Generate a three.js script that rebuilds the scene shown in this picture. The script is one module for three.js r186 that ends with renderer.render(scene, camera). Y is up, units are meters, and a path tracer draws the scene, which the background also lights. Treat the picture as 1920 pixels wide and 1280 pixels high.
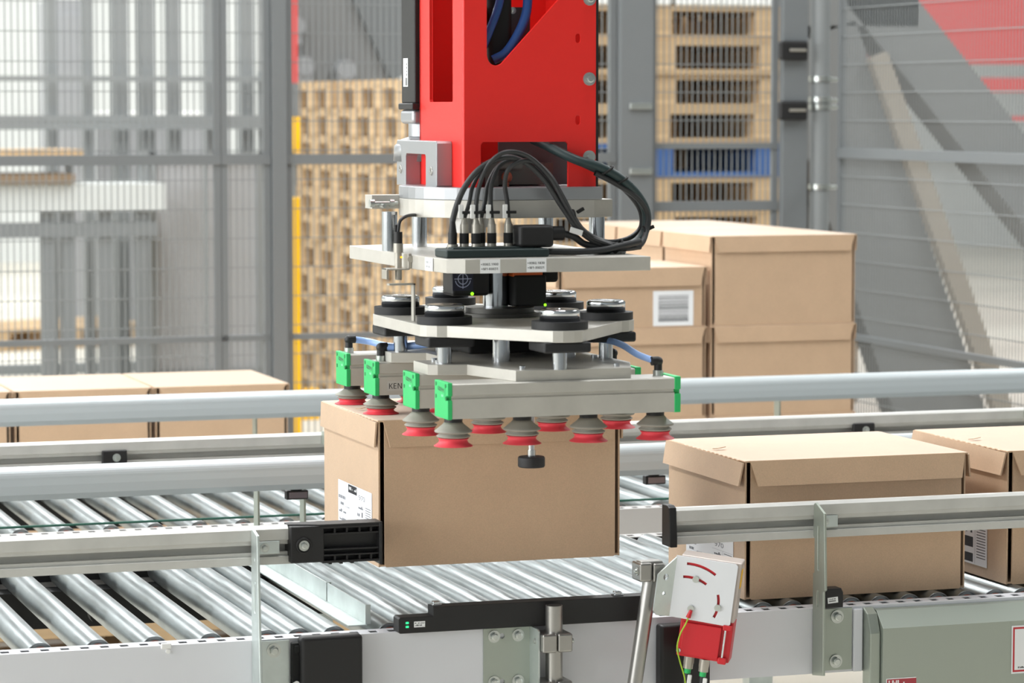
import * as THREE from 'three';
import { RoundedBoxGeometry } from 'three/addons/geometries/RoundedBoxGeometry.js';
import { mergeGeometries } from 'three/addons/utils/BufferGeometryUtils.js';
import { RectAreaLightUniformsLib } from 'three/addons/lights/RectAreaLightUniformsLib.js';

// ------------------------------------------------------------------ camera, light, exposure
const scene = new THREE.Scene();
const camera = new THREE.PerspectiveCamera(12.858, 1.5, 0.1, 100);
camera.position.set(-1.7099, 1.6, 5.1221);
{
  const yaw = THREE.MathUtils.degToRad(18.46), pitch = THREE.MathUtils.degToRad(4.436);
  camera.lookAt(camera.position.clone().add(new THREE.Vector3(
    Math.sin(yaw) * Math.cos(pitch), -Math.sin(pitch), -Math.cos(yaw) * Math.cos(pitch))));
}
camera.focus = 5.75;
camera.userData.fStop = 6.5;
scene.add(camera);
const renderer = new THREE.WebGLRenderer({ antialias: true });
renderer.toneMapping = THREE.LinearToneMapping;
renderer.toneMappingExposure = 0.70;
renderer.shadowMap.enabled = true;
RectAreaLightUniformsLib.init();
scene.background = new THREE.Color(0.85, 0.9, 1.0);
const ROOF_LIGHT = 19, WALL_LIGHT = 7.5;   // radiance of the translucent roof strips and of the daylight wall band

// ------------------------------------------------------------------ helpers
let seed = 7;
function rnd() { seed = (seed * 1664525 + 1013904223) % 4294967296; return seed / 4294967296; }
const R = (a, b) => a + (b - a) * rnd();
const usedNames = {};
function numbered(n) {
  const k = usedNames[n] = (usedNames[n] ?? -1) + 1;
  return k ? n + '_' + String(k).padStart(3, '0') : n;
}
function thing(name, label, category, pos = [0, 0, 0], group, kind) {
  const o = new THREE.Group(); o.name = numbered(name); o.position.set(...pos);
  o.userData = { label, category };
  if (group) o.userData.group = group;
  if (kind) o.userData.kind = kind;
  scene.add(o); return o;
}
function copyOf(src, name, label, pos, group, turn = 0) {
  const c = src.clone(); c.name = numbered(name); c.position.set(...pos); c.rotation.y = turn;
  c.userData = { label, category: src.userData.category };
  if (group) c.userData.group = group;
  scene.add(c); return c;
}
// texture coordinates in metres, projected along the dominant axis of each face in object space
function metreUV(g) {
  g = g.index ? g.toNonIndexed() : g;
  const p = g.attributes.position, n = g.attributes.normal, uv = new Float32Array(p.count * 2);
  for (let i = 0; i < p.count; i += 3) {
    let nx = 0, ny = 0, nz = 0;
    for (let k = 0; k < 3; k++) { nx += n.getX(i + k); ny += n.getY(i + k); nz += n.getZ(i + k); }
    nx = Math.abs(nx); ny = Math.abs(ny); nz = Math.abs(nz);
    for (let k = 0; k < 3; k++) {
      const j = i + k, X = p.getX(j), Y = p.getY(j), Z = p.getZ(j);
      const [u, v] = nx >= ny && nx >= nz ? [Z, Y] : ny >= nz ? [X, Z] : [X, Y];
      uv[2 * j] = u; uv[2 * j + 1] = v;
    }
  }
  g.setAttribute('uv', new THREE.BufferAttribute(uv, 2));
  for (const k of Object.keys(g.attributes)) if (!['position', 'normal', 'uv'].includes(k)) g.deleteAttribute(k);
  return g;
}
function part(parent, name, geos, mat, opt = {}) {
  geos = (Array.isArray(geos) ? geos : [geos]).map(metreUV);
  const m = new THREE.Mesh(geos.length > 1 ? mergeGeometries(geos) : geos[0], mat);
  m.name = name; m.castShadow = m.receiveShadow = true;
  if (opt.label) m.userData.label = opt.label;
  if (opt.kind) m.userData.kind = opt.kind;
  if (opt.pos) m.position.set(...opt.pos);
  if (opt.rot) m.rotation.set(...opt.rot);
  parent.add(m); return m;
}
// keeps the uv of the geometry (0..1 over a flat print)
function print2d(parent, name, w, h, mat, pos, rot = [0, 0, 0], label) {
  const m = new THREE.Mesh(new THREE.PlaneGeometry(w, h), mat);
  m.name = name; m.position.set(...pos); m.rotation.set(...rot); m.receiveShadow = true; m.castShadow = true;
  if (label) m.userData.label = label;
  parent.add(m); return m;
}
const X = (g, pos, rot) => { if (rot) { g.rotateX(rot[0] || 0); g.rotateY(rot[1] || 0); g.rotateZ(rot[2] || 0); } if (pos) g.translate(...pos); return g; };
const bx = (x0, x1, y0, y1, z0, z1) => new THREE.BoxGeometry(x1 - x0, y1 - y0, z1 - z0).translate((x0 + x1) / 2, (y0 + y1) / 2, (z0 + z1) / 2);
const rb = (x0, x1, y0, y1, z0, z1, r = 0.003, s = 2) => new RoundedBoxGeometry(x1 - x0, y1 - y0, z1 - z0, s, Math.min(r, (x1 - x0) / 2.01, (y1 - y0) / 2.01, (z1 - z0) / 2.01)).translate((x0 + x1) / 2, (y0 + y1) / 2, (z0 + z1) / 2);
const cy = (r, y0, y1, x = 0, z = 0, seg = 24, r2) => new THREE.CylinderGeometry(r2 ?? r, r, y1 - y0, seg).translate(x, (y0 + y1) / 2, z);
const cz = (r, z0, z1, x = 0, y = 0, seg = 24, r2) => new THREE.CylinderGeometry(r2 ?? r, r, z1 - z0, seg).rotateX(Math.PI / 2).translate(x, y, (z0 + z1) / 2);
const cx = (r, x0, x1, y = 0, z = 0, seg = 24, r2) => new THREE.CylinderGeometry(r, r2 ?? r, x1 - x0, seg).rotateZ(Math.PI / 2).translate((x0 + x1) / 2, y, z);
const lathe = (pts, pos = [0, 0, 0], seg = 28) => new THREE.LatheGeometry(pts.map(p => new THREE.Vector2(p[0], p[1])), seg).translate(...pos);
const tube = (pts, r, seg = 48, rs = 10) => new THREE.TubeGeometry(new THREE.CatmullRomCurve3(pts.map(p => new THREE.Vector3(...p)), false, 'centripetal'), seg, r, rs, false);
function shapeOf(pts, holes = []) {
  const s = new THREE.Shape(pts.map(p => new THREE.Vector2(p[0], p[1])));
  for (const h of holes) s.holes.push(h instanceof THREE.Path ? h : new THREE.Path(h.map(p => new THREE.Vector2(p[0], p[1]))));
  return s;
}
function roundHole(x, y, r, n = 16) { const p = new THREE.Path(); p.absarc(x, y, r, 0, Math.PI * 2, true); return p; }
function slotHole(x, y, w, h) {          // stadium; w along x, h along y
  const pts = [], r = Math.min(w, h) / 2, n = 6;
  for (let k = 0; k < 2; k++) for (let i = 0; i <= n; i++) {
    const a = Math.PI * k + Math.PI * i / n + (w > h ? -Math.PI / 2 : 0);
    pts.push([x + Math.cos(a) * r + (w > h ? (k ? -1 : 1) * (w / 2 - r) : 0), y + Math.sin(a) * r + (w > h ? 0 : (k ? -1 : 1) * (h / 2 - r))]);
  }
  return pts;
}
// plate in the xy plane, thickness along z from z0 to z1
const plateXY = (pts, z0, z1, holes = [], bevel = 0) => ext(shapeOf(pts, holes), z1 - z0, bevel).translate(0, 0, z0);
// plate in the xz plane (points are x,z), thickness from y0 to y1
const plateXZ = (pts, y0, y1, holes = [], bevel = 0) => ext(shapeOf(pts.map(p => [p[0], -p[1]]), holes.map(h => Array.isArray(h) ? h.map(p => [p[0], -p[1]]) : h)), y1 - y0, bevel).rotateX(-Math.PI / 2).translate(0, y0, 0);
// plate in the zy plane (points are z,y), thickness along x from x0 to x1
const plateZY = (pts, x0, x1, holes = [], bevel = 0) => ext(shapeOf(pts.map(p => [-p[0], p[1]]), holes.map(h => Array.isArray(h) ? h.map(p => [-p[0], p[1]]) : h)), x1 - x0, bevel).rotateY(Math.PI / 2).translate(x0, 0, 0);
function ext(s, depth, b = 0) {
  const g = new THREE.ExtrudeGeometry(s, { depth: depth - 2 * b, bevelEnabled: b > 0, bevelThickness: b, bevelSize: b, bevelOffset: -b, bevelSegments: 2, curveSegments: 10 });
  return g.translate(0, 0, b);
}
// hexagon-head bolt with washer, head towards +z (or the axis given)
function bolt(r, x, y, z, axis = 'z') {
  const g = [new THREE.CylinderGeometry(r * 1.5, r * 1.5, r * 0.3, 20).translate(0, r * 0.15, 0), new THREE.CylinderGeometry(r * 0.95, r, r * 0.85, 6).translate(0, r * 0.72, 0), new THREE.CylinderGeometry(r * 0.6, r * 0.85, r * 0.12, 16).translate(0, r * 1.18, 0)];
  for (const k of g) { if (axis === 'z') k.rotateX(Math.PI / 2); if (axis === '-x') k.rotateZ(Math.PI / 2); if (axis === 'x') k.rotateZ(-Math.PI / 2); k.translate(x, y, z); }
  return g;
}

// ------------------------------------------------------------------ textures
function hash(x, y, s) { let h = (x * 374761393 + y * 668265263 + s * 974711) | 0; h = Math.imul(h ^ (h >>> 13), 1274126177); return ((h ^ (h >>> 16)) >>> 0) / 4294967296; }
function vnoise(x, y, px, py, s) {
  const xi = Math.floor(x), yi = Math.floor(y), fx = x - xi, fy = y - yi, u = fx * fx * (3 - 2 * fx), v = fy * fy * (3 - 2 * fy);
  const m = (a, n) => ((a % n) + n) % n, H = (a, b) => hash(m(a, px), m(b, py), s);
  return (H(xi, yi) * (1 - u) + H(xi + 1, yi) * u) * (1 - v) + (H(xi, yi + 1) * (1 - u) + H(xi + 1, yi + 1) * u) * v;
}
function tex(n, fn, size, srgb = true) {          // fn(u,v) -> [r,g,b] 0..255; size = metres per repeat
  const d = new Uint8Array(n * n * 4);
  for (let j = 0; j < n; j++) for (let i = 0; i < n; i++) {
    const c = fn(i / n, j / n), k = 4 * (j * n + i);
    for (let q = 0; q < 3; q++) d[k + q] = Math.max(0, Math.min(255, c[q])); d[k + 3] = 255;
  }
  const t = new THREE.DataTexture(d, n, n); t.wrapS = t.wrapT = THREE.RepeatWrapping;
  t.magFilter = THREE.LinearFilter; t.minFilter = THREE.LinearMipmapLinearFilter; t.generateMipmaps = true;
  if (srgb) t.colorSpace = THREE.SRGBColorSpace;
  t.repeat.set(1 / size, 1 / size); t.needsUpdate = true; return t;
}
const fb = (u, v, f, s, oct = 4, ax = 1, ay = 1) => { let a = 0, w = 0.5, t = 0; for (let o = 0; o < oct; o++) { const k = f << o; a += w * vnoise(u * k * ax, v * k * ay, k * ax, k * ay, s + o); t += w; w *= 0.55; } return a / t; };
const cardTex = tex(256, (u, v) => { const n = fb(u, v, 8, 1, 5) - 0.5, f = hash(Math.floor(u * 256), Math.floor(v * 256), 3) - 0.5; const k = 1 + n * 0.05 + f * 0.05; return [205 * k, 174 * k, 144 * k]; }, 0.35);
const zincTex = tex(256, (u, v) => { const n = fb(u, v, 6, 11, 4) - 0.5; const k = 1 + n * 0.16; return [206 * k, 214 * k, 212 * k]; }, 0.3);
const rollerTex = tex(256, (u, v) => { const n = fb(u, v, 2, 21, 5, 3, 1) - 0.5, m = fb(u, v, 3, 31, 3) - 0.5; const k = 1 + n * 0.18 + m * 0.14; return [156 * k, 162 * k, 163 * k]; }, 0.5);
const rollerRough = tex(128, (u, v) => { const n = fb(u, v, 4, 41, 4, 2, 1); const k = 62 + n * 70; return [k, k, k]; }, 0.4, false);
const aluTex = tex(128, (u, v) => { const n = fb(u, v, 8, 51, 4) - 0.5; const k = 1 + n * 0.07; return [214 * k, 213 * k, 209 * k]; }, 0.25);
const woodTex = tex(256, (u, v) => { const n = fb(u, v, 2, 61, 5, 1, 12) - 0.5, m = fb(u, v, 3, 71, 3) - 0.5; const k = 1 + n * 0.35 + m * 0.2; return [214 * k, 197 * k, 170 * k]; }, 0.8);
const floorTex = tex(256, (u, v) => { const n = fb(u, v, 4, 81, 6) - 0.5, m = fb(u, v, 2, 91, 2) - 0.5; const k = 1 + n * 0.16 + m * 0.1; return [205 * k, 200 * k, 188 * k]; }, 3);
const wallTex = tex(64, (u, v) => { const n = fb(u, v, 4, 95, 3) - 0.5; const k = 1 + n * 0.04; return [206 * k, 209 * k, 207 * k]; }, 2);
function canvasTex(w, h, draw) {
  const c = document.createElement('canvas'); c.width = w; c.height = h; const g = c.getContext('2d');
  g.fillStyle = '#f4f5f6'; g.fillRect(0, 0, w, h); g.fillStyle = '#111'; draw(g, w, h);
  const t = new THREE.CanvasTexture(c); t.colorSpace = THREE.SRGBColorSpace; return t;
}

// a line of print too small to read: short upright strokes in word-like clumps
function printLine(g, x, y, w, h, k = 3) {
  let q = x, n = k;
  while (q < x + w) { n = (n * 29 + 17) % 101; const t = h * (0.18 + 0.012 * (n % 20)); if (n % 6) g.fillRect(q, y - h * (0.55 + 0.45 * (n % 2)), t, h * (0.55 + 0.45 * (n % 2))); q += t + h * 0.14; }
}

// ------------------------------------------------------------------ materials
const S = (color, roughness, metalness = 0, o = {}) => new THREE.MeshStandardMaterial({ color, roughness, metalness, ...o });
const M = {
  card: new THREE.MeshPhysicalMaterial({ color: '#ffffff', roughness: 0.42, map: cardTex, sheen: 1, sheenRoughness: 0.5, sheenColor: new THREE.Color(1, 0.97, 0.92) }),
  zinc: S('#ffffff', 0.42, 0.75, { map: zincTex }),
  zincGreen: S('#adb4aa', 0.45, 0.65),
  roller: S('#ffffff', 1, 0.95, { map: rollerTex, roughnessMap: rollerRough }),
  chrome: S('#cfd2d6', 0.16, 1),
  steel: S('#a9a7a3', 0.32, 0.9),
  bolt: S('#c9cdc9', 0.28, 0.9),
  railAlu: S('#f6f6f5', 0.45, 0.2, { map: aluTex }),
  alu: S('#eeebe6', 0.45, 0.35, { map: aluTex }),
  aluBright: S('#abadb0', 0.38, 0.6),
  aluDark: S('#b9b6ae', 0.5, 0.5),
  railFace: S('#c9d0d2', 0.42, 0.3),
  frameWhite: S('#e2e3e8', 0.5),
  frameGrey: S('#c9c7c5', 0.55),
  black: S('#1d1c1d', 0.5),
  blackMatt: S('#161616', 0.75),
  rubber: S('#222224', 0.6),
  red: S('#f22a24', 0.42),
  scannerRed: S('#cf1f2a', 0.4),
  green: S('#2fbf6b', 0.5),
  greenDark: S('#1d7d46', 0.55),
  bellow: S('#9b978d', 0.55),
  lip: S('#ee4552', 0.5),
  hose: S('#9cbcf3', 0.3),
  hoseDark: S('#2d4f8c', 0.25),
  cable: S('#2e2f30', 0.5),
  cableGreen: S('#26393a', 0.5),
  tagWhite: S('#f2f2f0', 0.6),
  connector: S('#b3aea4', 0.35, 0.6),
  orange: S('#e2682a', 0.5),
  copper: S('#b4624a', 0.5),
  fence: S('#85898a', 0.55),
  fenceDark: S('#74787a', 0.5),
  machine: S('#7f8080', 0.6),
  machineLit: S('#a79d90', 0.6),  // paler, warmer copy of the machine grey for the lit strut edge
  panelGrey: S('#9fa1a4', 0.5),
  yellow: S('#f4bd16', 0.5),
  wood: S('#e0d0bc', 0.85, 0, { map: woodTex }),
  woodBrown: S('#c4ad93', 0.85, 0, { map: woodTex }),
  blueWood: S('#3a5c92', 0.7),
  redCladding: S('#d8413f', 0.6),
  machineWhite: S('#bfc3c2', 0.6),
  plank: S('#7d6a55', 0.8),
  white: S('#f0f1ef', 0.6),
  floor: S('#ffffff', 0.55, 0, { map: floorTex }),
  ceiling: S('#7b8083', 0.8),
  wallGrey: S('#8f9496', 0.8),
  wall: S('#ffffff', 0.8, 0, { map: wallTex }),
  ledGreen: S('#0a3a1a', 0.4, 0, { emissive: new THREE.Color('#35ffa0'), emissiveIntensity: 2 }),
  ledLime: S('#2a5a05', 0.4, 0, { emissive: new THREE.Color('#8dff20'), emissiveIntensity: 3 }),
  ledAmber: S('#5a3505', 0.4, 0, { emissive: new THREE.Color('#ffb020'), emissiveIntensity: 4 }),
  roofGlow: S('#ffffff', 0.6, 0, { emissive: new THREE.Color(0.97, 0.99, 1), emissiveIntensity: 2.2 }),
};

// ------------------------------------------------------------------ the hall
{
  const x0 = -11, x1 = 16, z0 = -26, z1 = 10, h = 7;
  const st = (name, g, m, label, cat) => { const o = thing(name, label, cat, [0, 0, 0], null, 'structure'); part(o, name + '_slab', g, m); return o; };
  st('floor', bx(x0 - 0.3, x1 + 0.3, -0.3, 0, z0 - 0.3, z1 + 0.3), M.floor, 'pale polished concrete hall floor', 'floor');
  st('ceiling', bx(x0 - 0.3, x1 + 0.3, h, h + 0.3, z0 - 0.3, z1 + 0.3), M.ceiling, 'grey steel deck hall ceiling above the machines', 'ceiling');
  st('wall_back', bx(x0 - 0.3, x1 + 0.3, 0, h, z0 - 0.3, z0), M.wall, 'white end wall of the hall behind the fences', 'wall');
  st('wall_front', bx(x0 - 0.3, x1 + 0.3, 0, h, z1, z1 + 0.3), M.wallGrey, 'grey hall wall facing the conveyors', 'wall');
  st('wall_left', bx(x0 - 0.3, x0, 0, h, z0, z1), M.wall, 'white side wall with the daylight band', 'wall');
  st('wall_right', bx(x1, x1 + 0.3, 0, h, z0, z1), M.wallGrey, 'grey side wall beside the red cladding', 'wall');
  // translucent roof strips: a glowing sheet each, with an area light of the same size just below it
  const roof = (cxm, czm, w, d, k = 1) => {
    const o = thing('roof_light', 'long translucent roof strip glowing with daylight', 'roof light', [cxm, h - 0.02, czm], 'roof light strips', 'structure');
    part(o, 'roof_light_sheet', bx(-w / 2, w / 2, -0.01, 0.01, -d / 2, d / 2), M.roofGlow);
    const l = new THREE.RectAreaLight(new THREE.Color(0.97, 0.99, 1), ROOF_LIGHT * k, w, d);
    l.rotation.x = -Math.PI / 2; l.position.set(0, -0.03, 0); o.add(l); l.name = 'roof_light_source';
  };
  for (const zz of [-22, -15, -8, -1.2]) for (const xx of [-6, 0.5, 7.5]) roof(xx, zz, 1.5, 5.5);
  const win = thing('window_1', 'tall translucent daylight band in the side wall', 'window', [x0 + 0.01, 3.2, 1], null, 'structure');
  part(win, 'window_sheet', bx(-0.005, 0.01, -1.6, 1.6, -7, 7), M.roofGlow);
  const wl = new THREE.RectAreaLight(new THREE.Color(0.95, 0.98, 1), WALL_LIGHT, 14, 3.2);
  wl.rotation.y = -Math.PI / 2; wl.position.set(0.03, 0, 0); wl.name = 'window_light'; win.add(wl);
}

// ------------------------------------------------------------------ roller conveyors
const FLANGE = 0.668, ROLLER_Y = 0.650, ROLLER_R = 0.026;
function sideFrame(parent, name, xa, xb, zFace, dir, mat) {       // dir -1: flange runs away from the camera
  const slots = [];
  for (let x = xa + 0.02; x < xb - 0.02; x += 0.0345) { const c = -(zFace + dir * 0.021); slots.push([[x - 0.008, c - 0.009], [x + 0.008, c - 0.009], [x + 0.008, c + 0.009], [x - 0.008, c + 0.009]]); }
  const zi = zFace + dir * 0.045;
  const flange = ext(shapeOf([[xa, -zFace], [xb, -zFace], [xb, -zi], [xa, -zi]], slots), 0.0015).rotateX(-Math.PI / 2).translate(0, FLANGE - 0.0015, 0);
  const t = dir * 0.003;
  part(parent, 'slot_shade_strip', bx(xa, xb, FLANGE - 0.035, FLANGE - 0.0025, Math.min(zi, zi - dir * 0.018), Math.max(zi, zi - dir * 0.018)), M.blackMatt, { label: 'black plastic bearing strip under the flange' });  // black strip added so the flange slots look shaded inside
  return part(parent, name, [flange,
    bx(xa, xb, 0.548, FLANGE - 0.0015, Math.min(zFace, zFace + t), Math.max(zFace, zFace + t)),
    bx(xa, xb, 0.545, 0.548, Math.min(zFace, zi), Math.max(zFace, zi))], mat);
}
const rollerGeo = (len) => metreUV(lathe([[0, 0], [0.006, 0], [0.018, 0.001], [0.021, 0.003], [0.0235, 0.003], [0.0255, 0.0015], [ROLLER_R, 0.004], [ROLLER_R, len - 0.004], [0.0255, len - 0.0015], [0.0235, len - 0.003], [0.018, len - 0.001], [0.006, len], [0, len]], [0, 0, 0], 36).rotateX(-Math.PI / 2));
const shaftGeo = (len) => metreUV(cz(0.005, -len - 0.012, 0.012, 0, 0, 8));
function addRollers(parent, xs, zNear, len) {
  const rg = rollerGeo(len), sg = shaftGeo(len), bgN = metreUV(lathe([[0.0, 0], [0.021, 0], [0.021, 0.006], [0.0, 0.006]], [0, 0, 0], 24).rotateX(Math.PI / 2));
  for (const x of xs) {
    const r = new THREE.Mesh(rg, M.roller); r.name = 'roller'; r.position.set(x, ROLLER_Y, zNear); r.castShadow = r.receiveShadow = true;
    const s = new THREE.Mesh(sg, M.steel); s.name = 'axle'; r.add(s);
    const b = new THREE.Mesh(bgN, M.copper); b.name = 'bearing_cap'; b.position.z = -0.002; b.scale.set(0.9, 0.9, 0.5); r.add(b);
    parent.add(r);
  }
}
function legs(parent, xs, zs) {
  for (const x of xs) for (const z of zs) part(parent, 'leg', [bx(x - 0.03, x + 0.03, 0, 0.55, z - 0.02, z + 0.02), bx(x - 0.05, x + 0.05, 0, 0.012, z - 0.05, z + 0.05)], M.zinc);
}
const nearConv = thing('roller_conveyor', 'roller conveyor with white side frame below the lifted box', 'conveyor');
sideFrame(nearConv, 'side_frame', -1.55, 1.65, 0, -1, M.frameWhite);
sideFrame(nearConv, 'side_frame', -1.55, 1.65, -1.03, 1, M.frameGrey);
{
  const xs = [];
  for (let k = 0; k < 5; k++) xs.push(-0.441 - 0.1005 * k);
  for (let k = 5; k < 9; k++) xs.push(-0.441 - 0.1005 * k);
  xs.push(-0.382, -0.317);
  addRollers(nearConv, xs, -0.05, 0.925);
  const close = []; for (let x = -0.214; x < 1.6; x += 0.0605) close.push(x);
  addRollers(nearConv, close, -0.05, 0.925);
  legs(nearConv, [-1.3, -0.1, 1.3], [-0.03, -1.0]);
  for (const x of [-1.1, 0.45]) part(nearConv, 'cross_member', bx(x - 0.03, x + 0.03, 0.555, 0.6, -1.027, -0.003), M.zinc);
  // galvanised partition standing between two rollers
  part(nearConv, 'partition_base', bx(-0.289, -0.2535, 0.672, 0.674, -0.97, -0.06), M.zinc, { label: 'galvanised strip between two rollers' });
  const pz = [[-0.065, -0.33], [-0.337, -0.95]];
  for (const [a, b] of pz) part(nearConv, 'partition_plate', [bx(-0.2555, -0.2535, 0.674, 0.709, b, a), bx(-0.2535, -0.246, 0.674, 0.709, a - 0.002, a)], M.zinc, { label: 'upright galvanised partition plate' });
  // clip hook below the flange
  part(nearConv, 'flange_clip', [rb(-0.642, -0.624, 0.662, 0.672, -0.003, 0.004, 0.002), cz(0.004, 0, 0.004, -0.63, 0.658, 12)], M.tagWhite);
  part(nearConv, 'roller_shade_strip', bx(-1.5, 1.6, 0.552, 0.626, -0.965, -0.90), M.blackMatt, { label: 'black cable duct below the rollers' });  // added black strip, stands for the shade seen between the rollers
  for (const x of [-0.95, -0.8, -0.62]) part(nearConv, 'drive_pulley', cz(0.018, -0.72, -0.69, x, 0.61, 16), M.blackMatt);
}
const farConv = thing('roller_conveyor', 'second roller conveyor with grey side frame and green drive belt, behind the lifted box', 'conveyor');
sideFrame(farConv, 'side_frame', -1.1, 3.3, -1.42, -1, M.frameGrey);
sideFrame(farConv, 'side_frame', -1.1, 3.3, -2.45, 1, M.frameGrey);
{
  const xs = []; for (let x = -0.745; x < 3.2; x += 0.1) xs.push(x); xs.unshift(-0.845, -0.945);
  addRollers(farConv, xs, -1.47, 0.925);
  legs(farConv, [-0.8, 1.1, 3.1], [-1.45, -2.42]);
  part(farConv, 'roller_shade_strip', bx(-1.05, 3.25, 0.552, 0.626, -2.39, -2.32), M.blackMatt, { label: 'black cable duct below the rollers' });  // same added strip, darkens the view between the far rollers
  part(farConv, 'drive_belt', tube([[-1.0, 0.680, -1.478], [0.3, 0.680, -1.478], [1.6, 0.680, -1.478], [3.2, 0.680, -1.478]], 0.003, 12, 6), S('#1f5a4a', 0.5), { label: 'thin dark green drive belt' });
}

// ------------------------------------------------------------------ guide rails
// profile: slotted face at z = 0 looking to +z, smooth rounded face behind
const RAIL_Y0 = 0.800, RAIL_Y1 = 0.868;
function railProfile(xa, xb, flip) {
  const y0 = RAIL_Y0, y1 = RAIL_Y1, P = [[0, y0], [0, y0 + 0.0135], [-0.0015, y0 + 0.0145], [-0.006, y0 + 0.0145], [-0.006, y0 + 0.0215], [-0.0285, y0 + 0.0205], [-0.0285, y0 + 0.0350], [-0.006, y0 + 0.0345], [-0.006, y0 + 0.0415], [0, y0 + 0.0425], [0, y1 - 0.006], [-0.006, y1 - 0.001], [-0.012, y1]];
  for (let i = 1; i <= 8; i++) { const a = Math.PI / 2 * i / 8; P.push([-0.012 - Math.sin(a) * 0.02, y1 - (1 - Math.cos(a)) * 0.026]); }
  P.push([-0.0335, y0 + 0.03], [-0.034, y0 + 0.012], [-0.03, y0]);
  const s = new THREE.Shape(P.map(p => new THREE.Vector2(p[0] * (flip ? 1 : -1) * 1, p[1])));
  return new THREE.ExtrudeGeometry(s, { depth: xb - xa, bevelEnabled: false }).rotateY(Math.PI / 2).translate(xa, 0, 0);
}
// slotted face towards the camera: z runs from 0 back to -0.034
const slotRail = (xa, xb, z) => railProfile(xa, xb, false).translate(0, 0, z);
const smoothRail = (xa, xb, z) => railProfile(xa, xb, true).translate(0, 0, z);
function railBracket(parent, x, z, wide, low) {
  // upright flange in the zy plane with a foot on the frame
  const top = 0.864, f = wide;
  const pts = low
    ? [[0.004, 0.865], [0.012, 0.868], [0.05, 0.852], [0.056, 0.71], [0.048, 0.706], [0.05, 0.55], [0.002, 0.543], [0.002, 0.735], [0.008, 0.737], [0.008, 0.80], [0.002, 0.805]]
    : [[0.0, 0.862], [0.006, 0.866], [0.042, 0.858], [0.052, 0.70], [0.060, 0.59], [0.060, 0.55], [0.0, 0.55], [0.0, 0.70]];
  const holes = low
    ? [slotHole(-0.026, 0.785, 0.008, 0.085), slotHole(-0.024, 0.69, 0.008, 0.032)]
    : [slotHole(-0.024, 0.745, 0.007, 0.05), roundHole(-0.027, 0.815, 0.003), roundHole(-0.03, 0.775, 0.002)];
  const sh = shapeOf(pts.map(p => [-p[0], p[1]]), holes);
  const g = new THREE.ExtrudeGeometry(sh, { depth: 0.0035, bevelEnabled: true, bevelThickness: 0.0007, bevelSize: 0.0007, bevelOffset: -0.0007, bevelSegments: 1 }).rotateY(Math.PI / 2).translate(x - 0.004, 0, z);
  const b = part(parent, 'bracket', [g, bx(x - 0.002, x + f, 0.55, FLANGE - 0.002, z + 0.0005, z + 0.004)], low ? M.zincGreen : M.zinc, { label: 'galvanised rail bracket' });
  part(b, 'clamp_tab', rb(x, x + 0.047, RAIL_Y0 + 0.019, RAIL_Y0 + 0.0415, z - 0.004, z - 0.001, 0.001), M.zinc);
  part(b, 'bolt', bolt(0.0055, x + 0.02, RAIL_Y0 + 0.030, z - 0.001), M.bolt);
  return b;
}
const railL = thing('guide_rail', 'slotted aluminium guide rail ending in the black plastic bumper', 'guide rail');
part(railL, 'profile', slotRail(-1.55, -0.40, -0.002), M.railAlu);
{
  const b = railBracket(railL, -0.476, 0.0008, 0.062, false);
  part(b, 'bolt', bolt(0.0085, -0.442, 0.649, 0.004), M.bolt);
  // black bumper
  const zf = 0.014;
  const bp = part(railL, 'end_bumper', [
    rb(-0.413, -0.352, 0.802, 0.867, -0.03, zf, 0.003),
    bx(-0.355, -0.249, 0.802, 0.866, -0.03, zf - 0.018),
    rb(-0.356, -0.246, 0.861, 0.866, -0.03, zf, 0.0012), rb(-0.356, -0.246, 0.8495, 0.853, -0.03, zf - 0.002, 0.001),
    rb(-0.356, -0.246, 0.822, 0.825, -0.03, zf - 0.002, 0.001), rb(-0.356, -0.246, 0.812, 0.815, -0.03, zf - 0.002, 0.001), rb(-0.356, -0.246, 0.800, 0.804, -0.03, zf, 0.0012),
    rb(-0.252, -0.246, 0.794, 0.867, -0.03, zf + 0.002, 0.0015),
    ...[-0.332, -0.310, -0.287, -0.266].flatMap(x => [bx(x - 0.0015, x + 0.0015, 0.852, 0.862, -0.02, zf - 0.003), bx(x - 0.0015, x + 0.0015, 0.803, 0.813, -0.02, zf - 0.003)]),
    plateXZ([[-0.413, -0.03], [-0.246, -0.03], [-0.246, zf], [-0.36, zf], [-0.413, -0.005]], 0.866, 0.869),
    ...[-0.34, -0.32, -0.3].map(x => rb(x - 0.003, x + 0.003, 0.797, 0.802, -0.02, zf - 0.004, 0.001)),
  ], M.black, { label: 'black ribbed plastic bumper' });
  part(bp, 'recess', lathe([[0.0145, 0.0], [0.014, 0.0025], [0.011, 0.0028], [0.0095, -0.002]], [0, 0, 0], 24).rotateX(Math.PI / 2).translate(-0.389, 0.833, zf), M.black);
  part(bp, 'bolt', bolt(0.0062, -0.389, 0.833, zf), M.bolt);
}
const railR = thing('guide_rail', 'slotted aluminium guide rail with black end cap, in front of the waiting boxes', 'guide rail');
part(railR, 'profile', slotRail(0.318, 1.65, -0.002), M.railAlu);
part(railR, 'end_cap', plateZY([[-0.038, 0.796], [0.004, 0.796], [0.004, 0.812], [-0.002, 0.868], [-0.012, 0.872], [-0.038, 0.872]], 0.303, 0.318, [], 0.002), M.black, { label: 'black plastic end cap' });
{
  const b = railBracket(railR, 0.594, 0, 0.075, true);
  part(b, 'bolt', bolt(0.0085, 0.638, 0.651, 0.004), M.bolt);
  part(b, 'bolt', bolt(0.0085, 0.636, 0.567, 0.004), M.bolt);
}
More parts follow.
